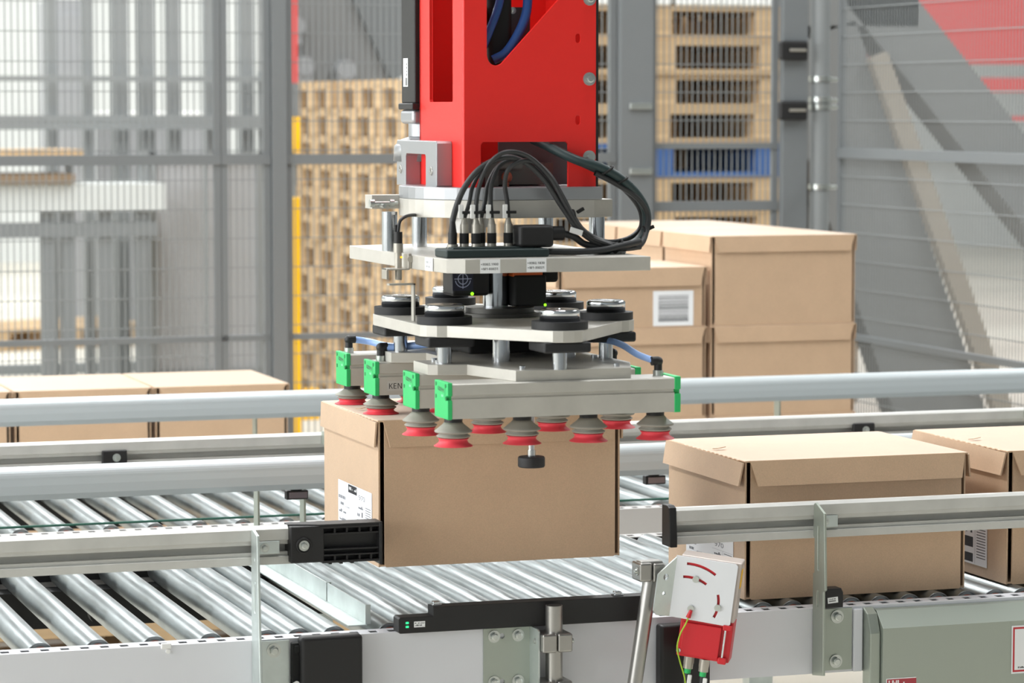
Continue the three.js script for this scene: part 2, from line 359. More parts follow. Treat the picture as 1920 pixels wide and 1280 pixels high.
// far side of the near conveyor: smooth side towards the camera
function backRail(label, xa, xb, z, brackets, parentConvLabel) {
  const o = thing('guide_rail', label, 'guide rail');
  part(o, 'profile', smoothRail(xa, xb, z), M.railFace);
  for (const x of brackets) part(o, 'bracket', [plateZY([[z - 0.042, 0.60], [z - 0.002, 0.60], [z - 0.006, 0.81], [z - 0.02, 0.83], [z - 0.042, 0.83]], x - 0.002, x + 0.002)], M.zincGreen, { label: 'galvanised rail bracket' });
  return o;
}
backRail('smooth rounded pale grey guide rail along the far edge of the near conveyor', -1.55, 1.65, -1.03, [-0.215, -0.115, 1.2], 0);
backRail('smooth rounded pale grey guide rail along the far edge of the second conveyor', -1.1, 3.3, -2.47, [0.13, 1.6], 0);
// reflectors hanging below the rail
for (const [x, l] of [[-0.135, 'small dark photocell reflector under the rounded rail left of the lifted box'], [0.672, 'small dark photocell reflector under the rounded rail between lifted box and waiting box']]) {
  const o = thing('reflector', l, 'reflector', [x, 0.795, -1.02]);
  part(o, 'holder', [rb(-0.0235, 0.0235, -0.019, 0, -0.02, 0.0, 0.002), bx(-0.012, 0.012, 0, 0.006, -0.02, -0.01)], M.black);
  part(o, 'reflector_face', rb(-0.018, 0.021, -0.016, -0.003, 0, 0.0015, 0.0005), S('#8a8086', 0.25, 0.4));
}
const railF = thing('guide_rail', 'slotted aluminium guide rail with black connector along the second conveyor', 'guide rail');
part(railF, 'profile', slotRail(-1.1, 3.3, -1.45), M.railAlu);
{
  for (const x of [-0.44, 1.37]) {
    const c = part(railF, 'connector', rb(x - 0.028, x + 0.028, 0.813, 0.845, -1.455, -1.444, 0.003), M.black, { label: 'black plastic rail connector' });
    part(c, 'bolt', bolt(0.006, x + 0.004, 0.829, -1.444), M.bolt);
  }
  for (const x of [0.033, 1.80]) part(railF, 'bracket', plateZY([[-1.4185, 0.55], [-1.385, 0.55], [-1.39, 0.85], [-1.405, 0.872], [-1.449, 0.872], [-1.449, 0.845], [-1.4185, 0.84]], x - 0.002, x + 0.002), M.zincGreen, { label: 'galvanised rail bracket' });
}

// ------------------------------------------------------------------ things on the near conveyor's side frame
{
  const o = thing('cable_cover', 'black plastic cover on the white frame below the black bumper', 'cover', [-0.412, 0.54, 0.003]);
  part(o, 'cover', [rb(0.012, 0.125, 0, 0.134, 0, 0.03, 0.008, 3)], M.black);
  part(o, 'side_strip', [rb(0, 0.02, 0, 0.122, 0, 0.014, 0.002), rb(0.004, 0.018, 0.105, 0.118, 0.012, 0.018, 0.002)], M.blackMatt);
  for (const y of [0.05, 0.03]) part(o, 'screw', cz(0.006, 0.014, 0.02, 0.006, y, 12), M.chrome);
  const q = thing('cable_cover', 'black plastic cover on the white frame behind the slanted tube', 'cover', [0.275, 0.54, 0.003]);
  part(q, 'cover', rb(0, 0.098, 0, 0.118, 0, 0.03, 0.006, 3), M.black);
}
{
  const o = thing('light_grid_bar', 'long black light grid bar with two green lights on the white frame', 'sensor bar', [-0.219, 0.6685, -0.012]);
  part(o, 'housing', plateXY([[0, 0.003], [0.003, 0], [0.478, 0.0], [0.478, 0.045], [0.064, 0.045], [0.064, 0.029], [0.003, 0.029], [0, 0.026]], 0, 0.034, [], 0.001), M.black);
  for (const y of [0.012, 0.019]) part(o, 'indicator_light', rb(0.013, 0.0185, y - 0.0018, y + 0.0018, 0.0338, 0.0348, 0.0004), M.ledGreen, { label: 'small green light' });
  const t = canvasTex(128, 64, (g) => { printLine(g, 10, 24, 104, 12, 5); printLine(g, 14, 50, 84, 16, 9); });
  print2d(o, 'sticker', 0.0205, 0.0105, S('#ffffff', 0.6, 0, { map: t }), [0.0385, 0.0155, 0.0343], [0, 0, 0], 'white sticker with two lines of print');
  for (const x of [0.075, 0.42]) part(o, 'clip', [rb(x - 0.007, x + 0.007, 0.0445, 0.0525, 0.008, 0.02, 0.002), rb(x - 0.009, x + 0.009, 0.0445, 0.0475, 0.006, 0.024, 0.001)], M.chrome);
}
{
  const o = thing('tube_holder', 'galvanised plate with clamped upright steel tube bolted to the white frame', 'tube holder', [-0.055, 0.54, 0.0005]);
  part(o, 'mounting_plate', plateXY([[0, 0.0], [0.088, 0.0], [0.088, 0.1265], [0, 0.1265]], 0, 0.003, [roundHole(0.035, 0.111, 0.005), roundHole(0.035, 0.028, 0.005)]), M.zincGreen);
  for (const [x, y] of [[0.0195, 0.111], [0.065, 0.111], [0.0195, 0.028], [0.065, 0.028]]) part(o, 'bolt', bolt(0.0075, x, y, 0.003), M.bolt);
  part(o, 'side_plate', [plateZY([[0.0, 0.0], [0.052, 0.0], [0.052, 0.124], [0.046, 0.127], [0.0, 0.127]], 0.087, 0.090)], M.zinc);
  part(o, 'tube', [cy(0.0155, -0.3, 0.168, 0.121, 0.04, 28)], M.steel);
  part(o, 'tube_bore', cy(0.0135, 0.1675, 0.1685, 0.121, 0.04, 24), M.blackMatt);
  for (const y of [0.086, 0.0]) {
    const c = part(o, 'clamp', [rb(0.091, 0.1185, y, y + 0.034, 0.012, 0.066, 0.004), rb(0.1205, 0.148, y, y + 0.034, 0.012, 0.066, 0.004)], M.steel, { label: 'grey cast tube clamp' });
    part(c, 'bolt', bolt(0.005, 0.148, y + 0.018, 0.05, 'x'), M.bolt);
    part(c, 'bolt', bolt(0.004, 0.088, y + 0.018, 0.035, '-x'), M.bolt);
  }
}
{
  const o = thing('photocell', 'small black photocell with white sticker beside the rail bracket', 'photocell', [0.604, 0.672, -0.002]);
  part(o, 'housing', plateXY([[0, 0], [0.036, 0.0], [0.036, 0.028], [0.032, 0.036], [0, 0.036]], 0, 0.03, [], 0.002), M.black);
  const t = canvasTex(128, 64, (g) => { printLine(g, 12, 24, 90, 10, 7); printLine(g, 16, 48, 84, 15, 3); });
  print2d(o, 'sticker', 0.021, 0.011, S('#ffffff', 0.6, 0, { map: t }), [0.0145, 0.0145, 0.0303], [0, 0, 0.08], 'white sticker with two lines of print');
}
{
  const o = thing('drive_cover', 'galvanised sheet drive cover with red framed white sign beside the bracket', 'cover', [0, 0, 0]);
  part(o, 'cover', plateZY([[0.001, 0.45], [0.001, 0.662], [0.012, 0.66], [0.042, 0.630], [0.042, 0.45]], 0.715, 1.65, [], 0.0008), M.zincGreen);
  part(o, 'end_plate', [plateZY([[0.001, 0.5], [0.001, 0.665], [0.02, 0.655], [0.034, 0.62], [0.034, 0.5]], 0.692, 0.714, [], 0.003)], M.zincGreen);
  part(o, 'end_strip', rb(0.671, 0.690, 0.545, 0.664, 0.001, 0.008, 0.003), M.frameWhite);
  const t = canvasTex(256, 256, (g, w, h) => { g.strokeStyle = '#c4353c'; g.lineWidth = 10; g.strokeRect(14, 14, w - 28, h - 28); printLine(g, 40, 228, 50, 9, 11); });
  print2d(o, 'sign', 0.092, 0.092, S('#ffffff', 0.5, 0, { map: t }), [1.028, 0.575, 0.0427], [0, 0, 0], 'white sign with red frame');
  const t2 = canvasTex(256, 64, (g, w, h) => { g.fillStyle = '#b3404a'; g.fillRect(0, 0, w, h); g.fillStyle = '#fff'; g.fillRect(0, 0, w, 7); g.fillRect(0, 0, 7, h); printLine(g, 20, 50, 150, 34, 13); });
  print2d(o, 'warning_sticker', 0.062, 0.016, S('#ffffff', 0.5, 0, { map: t2 }), [0.753, 0.5275, 0.0427], [0, 0, 0], 'red sticker with white capital letters');
}
// slanted tube and code scanner
{
  const o = thing('scanner_stand', 'slanted round steel tube with cast clamp holding the code scanner', 'stand', [0.245, 0.76, 0.06]);
  part(o, 'tube', X(cy(0.0135, -0.80, 0.0, 0, 0, 28), null, [0, 0, -0.155]), M.steel);
  part(o, 'clamp', [rb(-0.03, -0.006, -0.012, 0.022, -0.022, 0.022, 0.004), rb(-0.004, 0.02, -0.014, 0.02, -0.022, 0.022, 0.004), rb(-0.026, 0.018, 0.016, 0.024, -0.012, 0.014, 0.003)], M.steel, { label: 'grey cast tube clamp' });
  part(o, 'bolt', bolt(0.005, -0.03, 0.006, 0.008, '-x'), M.bolt);
}
{
  const o = thing('code_scanner', 'red code scanner on a white slotted bracket plate with yellow green wire', 'scanner', [0.285, 0.795, 0.085]);
  o.rotation.set(0, -0.5, -0.13, 'YXZ');
  // local frame: plate hangs down from the origin, facing +z
  const arc = (cxm, cym, r, a0, a1, w) => { const p = []; const n = 10; for (let i = 0; i <= n; i++) { const a = a0 + (a1 - a0) * i / n; p.push([cxm + Math.cos(a) * (r + w), cym + Math.sin(a) * (r + w)]); } for (let i = n; i >= 0; i--) { const a = a0 + (a1 - a0) * i / n; p.push([cxm + Math.cos(a) * (r - w), cym + Math.sin(a) * (r - w)]); } return p; };
  const A1 = arc(0.028, -0.10, 0.088, 1.02, 1.66, 0.0024), A2 = arc(0.028, -0.10, 0.064, 1.05, 1.75, 0.0024), A3 = arc(0.028, -0.078, 0.058, -0.42, 0.32, 0.0024);
  const pl = part(o, 'bracket_plate', plateXY([[0, 0], [0.108, 0], [0.112, -0.004], [0.112, -0.110], [0.108, -0.114], [0, -0.112]], 0, 0.003, [A1, A2, A3], 0.0004), S('#e6e8ec', 0.4, 0.25), { label: 'white slotted bracket plate' });
  part(pl, 'plate_flange', X(plateXY([[0, -0.002], [-0.032, -0.03], [-0.038, -0.036], [-0.038, -0.102], [-0.03, -0.11], [0, -0.112]], 0, 0.003, [roundHole(-0.02, -0.04, 0.006), roundHole(-0.02, -0.07, 0.0035)]), null, [0, 0.75, 0]), M.zinc);
  for (const [x, y] of [[0.040, -0.038], [0.038, -0.092], [0.0857, -0.083]]) part(pl, 'bolt', cz(0.006, 0.003, 0.007, x, y, 18), M.bolt);
  const h = part(o, 'scanner_head', rb(0.008, 0.118, -0.108, 0.002, -0.062, -0.002, 0.003), S('#c9bdb6', 0.4, 0.2), { label: 'pale scanner head behind the plate' });
  part(h, 'red_cover', rb(0.012, 0.105, -0.106, -0.004, -0.004, -0.0012, 0.001), M.scannerRed);
  part(h, 'yellow_sticker', bx(0.118, 0.1186, -0.046, -0.012, -0.04, -0.012), M.yellow);
  const b = part(o, 'red_housing', [rb(0.022, 0.118, -0.182, -0.106, -0.055, -0.004, 0.003), rb(0.028, 0.098, -0.178, -0.118, -0.004, 0.002, 0.002), rb(0.1, 0.116, -0.122, -0.112, -0.006, 0.006, 0.002), rb(0.098, 0.114, -0.184, -0.172, -0.006, 0.006, 0.003)], M.scannerRed, { label: 'red connection housing' });
  part(b, 'hinge_rod', cy(0.002, -0.172, -0.122, 0.105, 0.002, 10), M.chrome);
  part(b, 'screw', cz(0.004, -0.004, 0.004, 0.026, -0.171, 12), M.chrome);
  for (const [x, z] of [[0.045, -0.02], [0.074, -0.012]]) {
    part(b, 'cable_gland', [cy(0.0105, -0.196, -0.182, x, z, 6), cy(0.009, -0.205, -0.194, x, z, 16)], M.connector);
    part(b, 'cable', [cy(0.005, -0.26, -0.204, x, z, 12)], M.cable);
    part(b, 'cable_mark', cy(0.0062, -0.214, -0.205, x, z, 12), M.green);
    part(b, 'cable_tag', rb(x + 0.002, x + 0.010, -0.235, -0.215, z + 0.004, z + 0.008, 0.002), M.tagWhite);
  }
  part(o, 'earth_wire', tube([[0.038, -0.10, 0.008], [0.034, -0.118, 0.012], [0.026, -0.14, 0.012], [0.024, -0.165, 0.012], [0.032, -0.19, 0.008], [0.044, -0.22, 0.002], [0.05, -0.25, 0]], 0.0014, 30, 8), S('#a8cc36', 0.5), { label: 'yellow green earth wire' });
  part(o, 'wire_sleeve', X(cy(0.0045, 0, 0.014, 0, 0, 12, 0.003), [0.036, -0.108, 0.009], [0, 0, -0.25]), M.scannerRed);
}

// ------------------------------------------------------------------ cardboard boxes
function labelTex(kind) {
  return canvasTex(256, 256, (g, w, h) => {
    if (kind === 'bars') {
      g.fillStyle = '#f5f6f8'; g.fillRect(0, 0, w, h); let y = 34; let k = 5;
      while (y < 224) { k = (k * 37 + 11) % 97; const t = 2 + (k % 5); g.fillStyle = '#3a3c42'; g.fillRect(34, y, 190, t); y += t + 2 + (k % 3) * 2; }
    } else {
      g.fillStyle = '#f4f5fa'; g.fillRect(0, 0, w, h); g.fillStyle = '#15151c';
      g.fillRect(78, 4, 66, 38); g.fillStyle = '#fff'; printLine(g, 84, 28, 54, 14, 5); g.fillStyle = '#22222c';
      g.font = '30px sans-serif'; g.fillText('970', 156, 56);
      printLine(g, 4, 86, 52, 15, 3); printLine(g, 18, 116, 22, 13, 8); printLine(g, 58, 120, 28, 7, 4); printLine(g, 6, 152, 54, 15, 12); printLine(g, 6, 190, 90, 12, 6); printLine(g, 6, 222, 70, 12, 2);
      g.fillStyle = '#c9cad2'; g.fillRect(144, 70, 108, 2); g.fillRect(200, 70, 2, 180); g.fillStyle = '#22222c';
      printLine(g, 148, 98, 42, 15, 7); printLine(g, 148, 134, 36, 24, 10); g.fillRect(146, 150, 46, 40);
      for (let i = 0; i < 14; i++) g.fillRect(208, 80 + i * 11, 40, 3 + (i * 5) % 5);
      g.fillRect(146, 214, 46, 34);
    }
  });
}
const printLabel = S('#ffffff', 0.6, 0, { map: labelTex('text') });
const barLabel = S('#ffffff', 0.6, 0, { map: labelTex('bars') });
// origin: centre of the bottom; front looks to +z
function makeBox(name, label, W, H, D, pos, group, opt = {}) {
  const o = thing(name, label, 'box', pos, group);
  const w = W / 2, d = D / 2, t = 0.004, lid = opt.lid ?? 0.048;
  part(o, 'body', [
    bx(-w + 0.003, -w + 0.006, 0, H - t, -d + 0.004, d - 0.006), bx(w - 0.006, w - 0.003, 0, H - t, -d + 0.004, d - 0.006),
    plateXY([[-w + 0.0135, 0.003], [-w + 0.016, 0], [w - 0.016, 0], [w - 0.0135, 0.003], [w - 0.0135, H - t], [-w + 0.0135, H - t]], d - 0.006, d - 0.002),
    bx(-w + 0.005, w - 0.005, 0, H - t, -d + 0.002, -d + 0.006), bx(-w + 0.006, w - 0.006, 0.001, t, -d + 0.006, d - 0.006),
  ], M.card);
  const sc = [];
  if (opt.detail) for (let i = 0; i < 13; i++) { const z = -d + 0.22 * D + (i + 0.5) * 0.72 * D / 13; sc.push(X(new THREE.SphereGeometry(0.0035, 8, 6), null).scale(0.8, 0.6, 2.2).translate(-w + 0.001, H - 0.0025, z)); }
  const out = opt.bulge ?? 0.006;
  // side flap leaning outwards at its lower edge, front flap a tapered tongue
  const sideFlap = (s) => { const g = plateZY([[-d + 0.002, H - lid], [d - 0.009, H - lid - 0.001], [d - 0.003, H - 0.004], [-d + 0.002, H - 0.001]], -0.0015, 0.0015); g.translate(0, -H, 0); g.rotateZ(s * out / lid * 0.6); g.translate(s * (w + 0.001), H, 0); return g; };
  const frontFlap = (s) => { const g = plateXY([[-w + 0.010, 0], [-w + 0.022, -lid], [w - 0.020, -lid], [w - 0.008, 0]], -0.0015, 0.0015); g.rotateX(-s * out / lid * 1.1); g.translate(0, H - 0.001, s * (d)); return g; };
  const L = part(o, 'lid', [rb(-w, w, H - 0.0035, H, -d, d, 0.0015), sideFlap(-1), sideFlap(1), ...sc], M.card);
  part(L, 'front_flap', frontFlap(1), M.card);
  part(L, 'back_flap', frontFlap(-1), M.card);
  if (opt.detail) {
    part(L, 'lid_tab', [X(plateXZ([[0, 0], [0.03, -0.005], [0.026, 0.004], [0.008, 0.008]], -0.0006, 0.0006), [-w + 0.012, H + 0.0025, d - 0.19], [0, 0, 0.12])], M.card, { label: 'small cut tab lifting off the lid' });
  }
  if (opt.label) {
    const [lz, ly, lw, lh] = opt.label;
    print2d(o, 'shipping_label', lw, lh, printLabel, [-w + 0.0022, ly, lz], [0, -Math.PI / 2, 0], 'white printed shipping label');
  }
  return o;
}
const BW = 0.466, BH = 0.265, BD = 0.385;
makeBox('cardboard_box', 'closed brown cardboard box hanging from the suction cups of the gripper', BW, BH, BD, [-0.003, 0.777, -0.05 - BD / 2], null, { detail: true, label: [0.03, 0.078, 0.23, 0.10], bulge: 0.003 });
makeBox('cardboard_box', 'brown cardboard box with bulging lid flaps right behind the code scanner', BW - 0.002, BH - 0.002, 0.40, [0.718, 0.676, -0.08 - 0.2], null, { detail: true, bulge: 0.012, label: [0.02, 0.055, 0.24, 0.10] });
makeBox('cardboard_box', 'brown cardboard box waiting behind the one at the code scanner, cut by its edge', BW, BH - 0.004, 0.41, [1.272, 0.676, -0.09 - 0.205], null, { detail: true, bulge: 0.014, label: [0.0, 0.085, 0.24, 0.13] });

// pallets
const palletGeo = (() => {
  const deck = [], Lx = 1.2, Lz = 0.8;
  return {
    board: metreUV(bx(-0.6, 0.6, -0.011, 0.011, -0.0725, 0.0725)), boardN: metreUV(bx(-0.6, 0.6, -0.011, 0.011, -0.05, 0.05)),
    cross: metreUV(bx(-0.0725, 0.0725, -0.011, 0.011, -0.4, 0.4)), block: metreUV(bx(-0.0725, 0.0725, -0.039, 0.039, -0.0725, 0.0725)), blockN: metreUV(bx(-0.0725, 0.0725, -0.039, 0.039, -0.05, 0.05)),
  };
})();
function makePallet(label, pos, group, m1 = M.wood, m2 = m1, turn = 0) {
  const o = thing('wooden_pallet', label, 'pallet', pos, group); o.rotation.y = turn;
  const add = (n, g, m, x, y, z) => { const k = new THREE.Mesh(g, m); k.name = n; k.position.set(x, y, z); k.castShadow = k.receiveShadow = true; o.add(k); };
  for (const z of [-0.3275, 0.3275, 0]) add('deck_board', palletGeo.board, m1, 0, 0.133, z);
  for (const z of [-0.175, 0.175]) add('deck_board', palletGeo.boardN, m1, 0, 0.133, z);
  for (const x of [-0.5275, 0, 0.5275]) add('cross_board', palletGeo.cross, m1, x, 0.111, 0);
  for (const x of [-0.5275, 0, 0.5275]) for (const z of [-0.35, 0, 0.35]) add('block', z ? palletGeo.blockN : palletGeo.block, m2, x, 0.061, z);
  for (const z of [-0.35, 0, 0.35]) add('skid_board', z ? palletGeo.boardN : palletGeo.board, m1, 0, 0.011, z);
  return o;
}
// pallet with stacked boxes
makePallet('wooden pallet under the tall stack of brown boxes', [1.70, 0, -3.82]);
{
  const W = 0.472, H = 0.2685, D = 0.39, zf = -3.2, xa = 1.443, xb = 1.927;
  const proto = makeBox('stacked_box', 'upper brown box in the right column of the stack, with plain wide front', W, H - 0.001, D, [xb, 0.144 + 3 * H, zf - D / 2], 'stacked boxes', { bulge: 0.002 });
  const rows = [
    [xb, 2, 0, 'second box down in the right column of the stack, below the plain wide front'],
    [xb, 1, 0, 'third box down in the right column of the stack, behind the rounded rail'],
    [xb, 0, 0, 'bottom box in the right column of the stack on the pallet'],
    [xa, 2, 0, 'brown box directly under the short box with the barcode label'],
    [xa, 1, 0, 'third box down in the barcode column of the stack'],
    [xa, 0, 0, 'bottom box in the barcode column of the stack on the pallet'],
    [xb, 3, 1, 'top brown box one row deeper in the stack behind the plain wide front'],
    [xb, 3, 2, 'top brown box two rows deep at the back of the stack'],
  ];
  for (const [x, l, k, lab] of rows) copyOf(proto, 'stacked_box', lab, [x, 0.144 + l * H, zf - D / 2 - k * (D + 0.012)], 'stacked boxes');
  for (const k of [1, 2]) for (let l = 0; l < 3; l++) for (const x of [xb]) copyOf(proto, 'stacked_box', 'brown box in the hidden rear rows of the stack', [x, 0.144 + l * H, zf - D / 2 - k * (D + 0.012)], 'stacked boxes');
  const s = makeBox('short_box', 'short brown box with white barcode label on top of its column', W - 0.004, 0.178, D, [xa, 0.144 + 3 * H, zf - D / 2], null, { bulge: 0.002, lid: 0.055 });
  print2d(s, 'barcode_label', 0.128, 0.104, barLabel, [0.128, 0.056, D / 2 - 0.0012], [0, 0, 0], 'white label with grey barcode');
}
// low boxes left, behind the second conveyor
makePallet('lower pallet under the low boxes behind the second conveyor', [0.0, 0, -3.6]);
makePallet('upper pallet under the low boxes behind the second conveyor', [0.0, 0.144, -3.6]);
{
  const H = 0.265, W = 0.386, zf = -3.2;
  const mk = (x, l, label) => makeBox('low_box', label, W, H - 0.001, 0.46, [x, 0.288 + l * H, zf - 0.23], 'low boxes behind the second conveyor', { bulge: 0.001, lid: 0.02 });
  mk(0.208, 1, 'low brown box at the end of its row, seen between the two rails');
  mk(-0.186, 1, 'low brown box seen between the two rails, second in its row from the gap');
  mk(-0.58, 1, 'low brown box seen between the two rails, third in its row from the gap');
  mk(0.208, 0, 'lower brown box on the pallet under the end box of the low row');
  mk(-0.186, 0, 'lower brown box on the pallet under the second box of the low row');
  mk(-0.58, 0, 'lower brown box on the pallet under the third box of the low row');
}

// ------------------------------------------------------------------ robot column
const GX = 0.003, GZ = -0.04;      // gripper axis
{
  const o = thing('robot_column', 'bright red sheet metal robot arm column with triangular cut-out', 'robot arm');
  const x0 = -0.12, x1 = 0.126, zf = 0.09, zb = -0.17, y0 = 1.459, y1 = 2.5, t = 0.006;
  const tri = new THREE.Path(); tri.moveTo(-0.076, 1.97); tri.lineTo(-0.076, 1.692); tri.quadraticCurveTo(-0.075, 1.672, -0.060, 1.671); tri.quadraticCurveTo(-0.052, 1.671, -0.046, 1.678); tri.lineTo(0.055, 1.786); tri.lineTo(0.09, 1.824); tri.lineTo(0.09, 1.97);
  const winPts = [[-0.087, 1.40], [-0.087, 1.532], [-0.083, 1.538], [0.070, 1.538], [0.074, 1.534], [0.074, 1.40]];
  // front sheet: notch at the bottom is part of the outline
  part(o, 'front_sheet', plateXY([[x0 + 0.002, y0], [-0.087, y0], [-0.087, 1.533], [-0.083, 1.538], [0.070, 1.538], [0.074, 1.534], [0.074, y0], [x1, y0], [x1, y1], [x0 + 0.002, y1]], zf - t, zf,
    [tri, slotHole(0.092, 1.719, 0.0085, 0.0165), slotHole(0.092, 1.576, 0.0085, 0.0165)], 0.0008), M.red);
  const slotL = [[-0.109, 1.612], [-0.106, 1.607], [0.029, 1.607], [0.032, 1.611], [0.032, 2.1], [-0.109, 2.1]];
  part(o, 'side_sheet', [plateZY([[zb, y0], [zf - 0.006, y0], [zf - 0.006, y1], [zb, y1]], x0, x0 + t, [slotL.map(p => [p[0], p[1]])], 0.0008),
    X(new THREE.CylinderGeometry(0.008, 0.008, y1 - y0, 16, 1, false, -Math.PI / 2, Math.PI / 2), [x0 + 0.008, (y0 + y1) / 2, zf - 0.008])], M.red);
  part(o, 'back_sheet', [bx(x0, x1, y0, y1, zb, zb + t), bx(x1 - t, x1, 1.54, y1, zb, zf - t)], M.red);
  part(o, 'edge_strip', bx(x1, x1 + 0.005, 1.459, y1, zf - 0.02, zf - 0.002), M.black, { label: 'black edge of the side panel' });
  for (const y of [1.648, 1.788, 1.511]) part(o, 'bolt', bolt(0.0078, 0.113, y, zf), M.bolt);
  part(o, 'inner_bracket', [bx(-0.085, 0.02, 1.705, 1.772, 0.035, 0.04), bx(-0.085, 0.02, 1.772, 1.774, 0.02, 0.04)], S('#55565a', 0.5, 0.5), { label: 'dark grey inner bracket' });
  for (const [x, y] of [[-0.012, 1.768], [-0.030, 1.716]]) part(o, 'bolt', bolt(0.004, x, y, 0.04), M.bolt);
  part(o, 'inner_hose', tube([[-0.075, 1.70, 0.06], [-0.063, 1.73, 0.062], [-0.045, 1.775, 0.06], [-0.03, 1.84, 0.05]], 0.0075, 20, 12), M.hoseDark, { label: 'dark blue hose' });
  part(o, 'inner_hose', tube([[-0.055, 1.681, 0.06], [-0.035, 1.692, 0.065], [-0.012, 1.725, 0.068], [0.005, 1.765, 0.065], [0.012, 1.83, 0.05]], 0.0085, 24, 12), M.hoseDark, { label: 'dark blue hose' });
  part(o, 'orange_cable', tube([[0.0, 1.70, 0.03], [0.018, 1.74, 0.03], [0.022, 1.8, 0.03]], 0.004, 12, 8), M.orange);
  part(o, 'inner_actuator', [rb(-0.06, -0.015, 1.675, 1.9, -0.05, 0.05, 0.01), cy(0.02, 1.66, 1.68, -0.04, 0.01, 20)], M.blackMatt, { label: 'black inner cylinder' });
  part(o, 'indicator_light', new THREE.SphereGeometry(0.0028, 12, 8).translate(-0.062, 1.729, 0.0), M.ledAmber, { label: 'small amber light' });
  // notch interior
  part(o, 'lower_block', [bx(-0.08, 0.07, 1.462, 1.50, -0.10, 0.02), bx(-0.07, -0.045, 1.46, 1.50, 0.02, 0.06), cx(0.01, -0.06, 0.0, 1.497, 0.05, 18)], S('#6d6a66', 0.4, 0.6), { label: 'grey steel block inside the notch' });
  part(o, 'copper_fitting', [new THREE.SphereGeometry(0.010, 14, 10).translate(-0.028, 1.476, 0.055), cy(0.004, 1.459, 1.47, -0.028, 0.055, 10)], M.copper);
  part(o, 'dark_plate', bx(-0.02, 0.119, 1.46, 1.56, -0.02, -0.015), S('#66676b', 0.45, 0.4));
  // silver bracket on the side
  part(o, 'side_bracket', [plateZY([[-0.222, 1.457], [-0.165, 1.457], [-0.165, 1.511], [-0.161, 1.515], [-0.043, 1.515], [-0.039, 1.511], [-0.039, 1.457], [0.024, 1.457], [0.028, 1.461], [0.028, 1.535], [0.024, 1.539], [-0.218, 1.539], [-0.222, 1.535]], -0.149, -0.120, [], 0.0015)], M.aluBright, { label: 'milled aluminium side bracket' });
  for (const [z, y] of [[-0.195, 1.486], [-0.003, 1.486]]) part(o, 'screw', [lathe([[0.0035, 0], [0.0035, 0.002], [0.0075, 0.002], [0.008, 0]], [0, 0, 0], 18).rotateZ(Math.PI / 2).translate(-0.149, y, z)], M.steel);
  part(o, 'screw', cx(0.006, -0.128, -0.12, 1.488, -0.075, 16), M.chrome);
  // servo motor behind the left edge
  const m = part(o, 'servo_motor', [rb(-0.128, -0.06, 1.605, 2.2, -0.262, -0.178, 0.004), rb(-0.133, -0.06, 1.594, 1.606, -0.266, -0.176, 0.003)], M.black, { label: 'black servo motor' });
  const t3 = canvasTex(64, 256, (g) => { g.fillStyle = '#e9eaec'; g.fillRect(0, 0, 64, 256); g.fillStyle = '#222'; for (const [y, t] of [[45, 18], [75, 22], [112, 14], [138, 20]]) g.fillRect(42, y, 8, t); g.fillStyle = '#777'; g.fillRect(30, 176, 26, 70); g.fillRect(12, 40, 3, 110); });
  print2d(m, 'type_label', 0.03, 0.052, S('#ffffff', 0.5, 0, { map: t3 }), [-0.1285, 1.662, -0.232], [0, -Math.PI / 2, 0], 'white type label with print');
  part(o, 'gear_unit', [rb(-0.131, -0.06, 1.568, 1.594, -0.262, -0.18, 0.008, 3), cy(0.032, 1.545, 1.57, -0.095, -0.215, 24), lathe([[0.03, 0.045], [0.045, 0.04], [0.058, 0.028], [0.06, 0.0], [0, 0]], [-0.095, 1.50, -0.215], 30)], M.aluBright, { label: 'aluminium gear unit under the motor' });
}

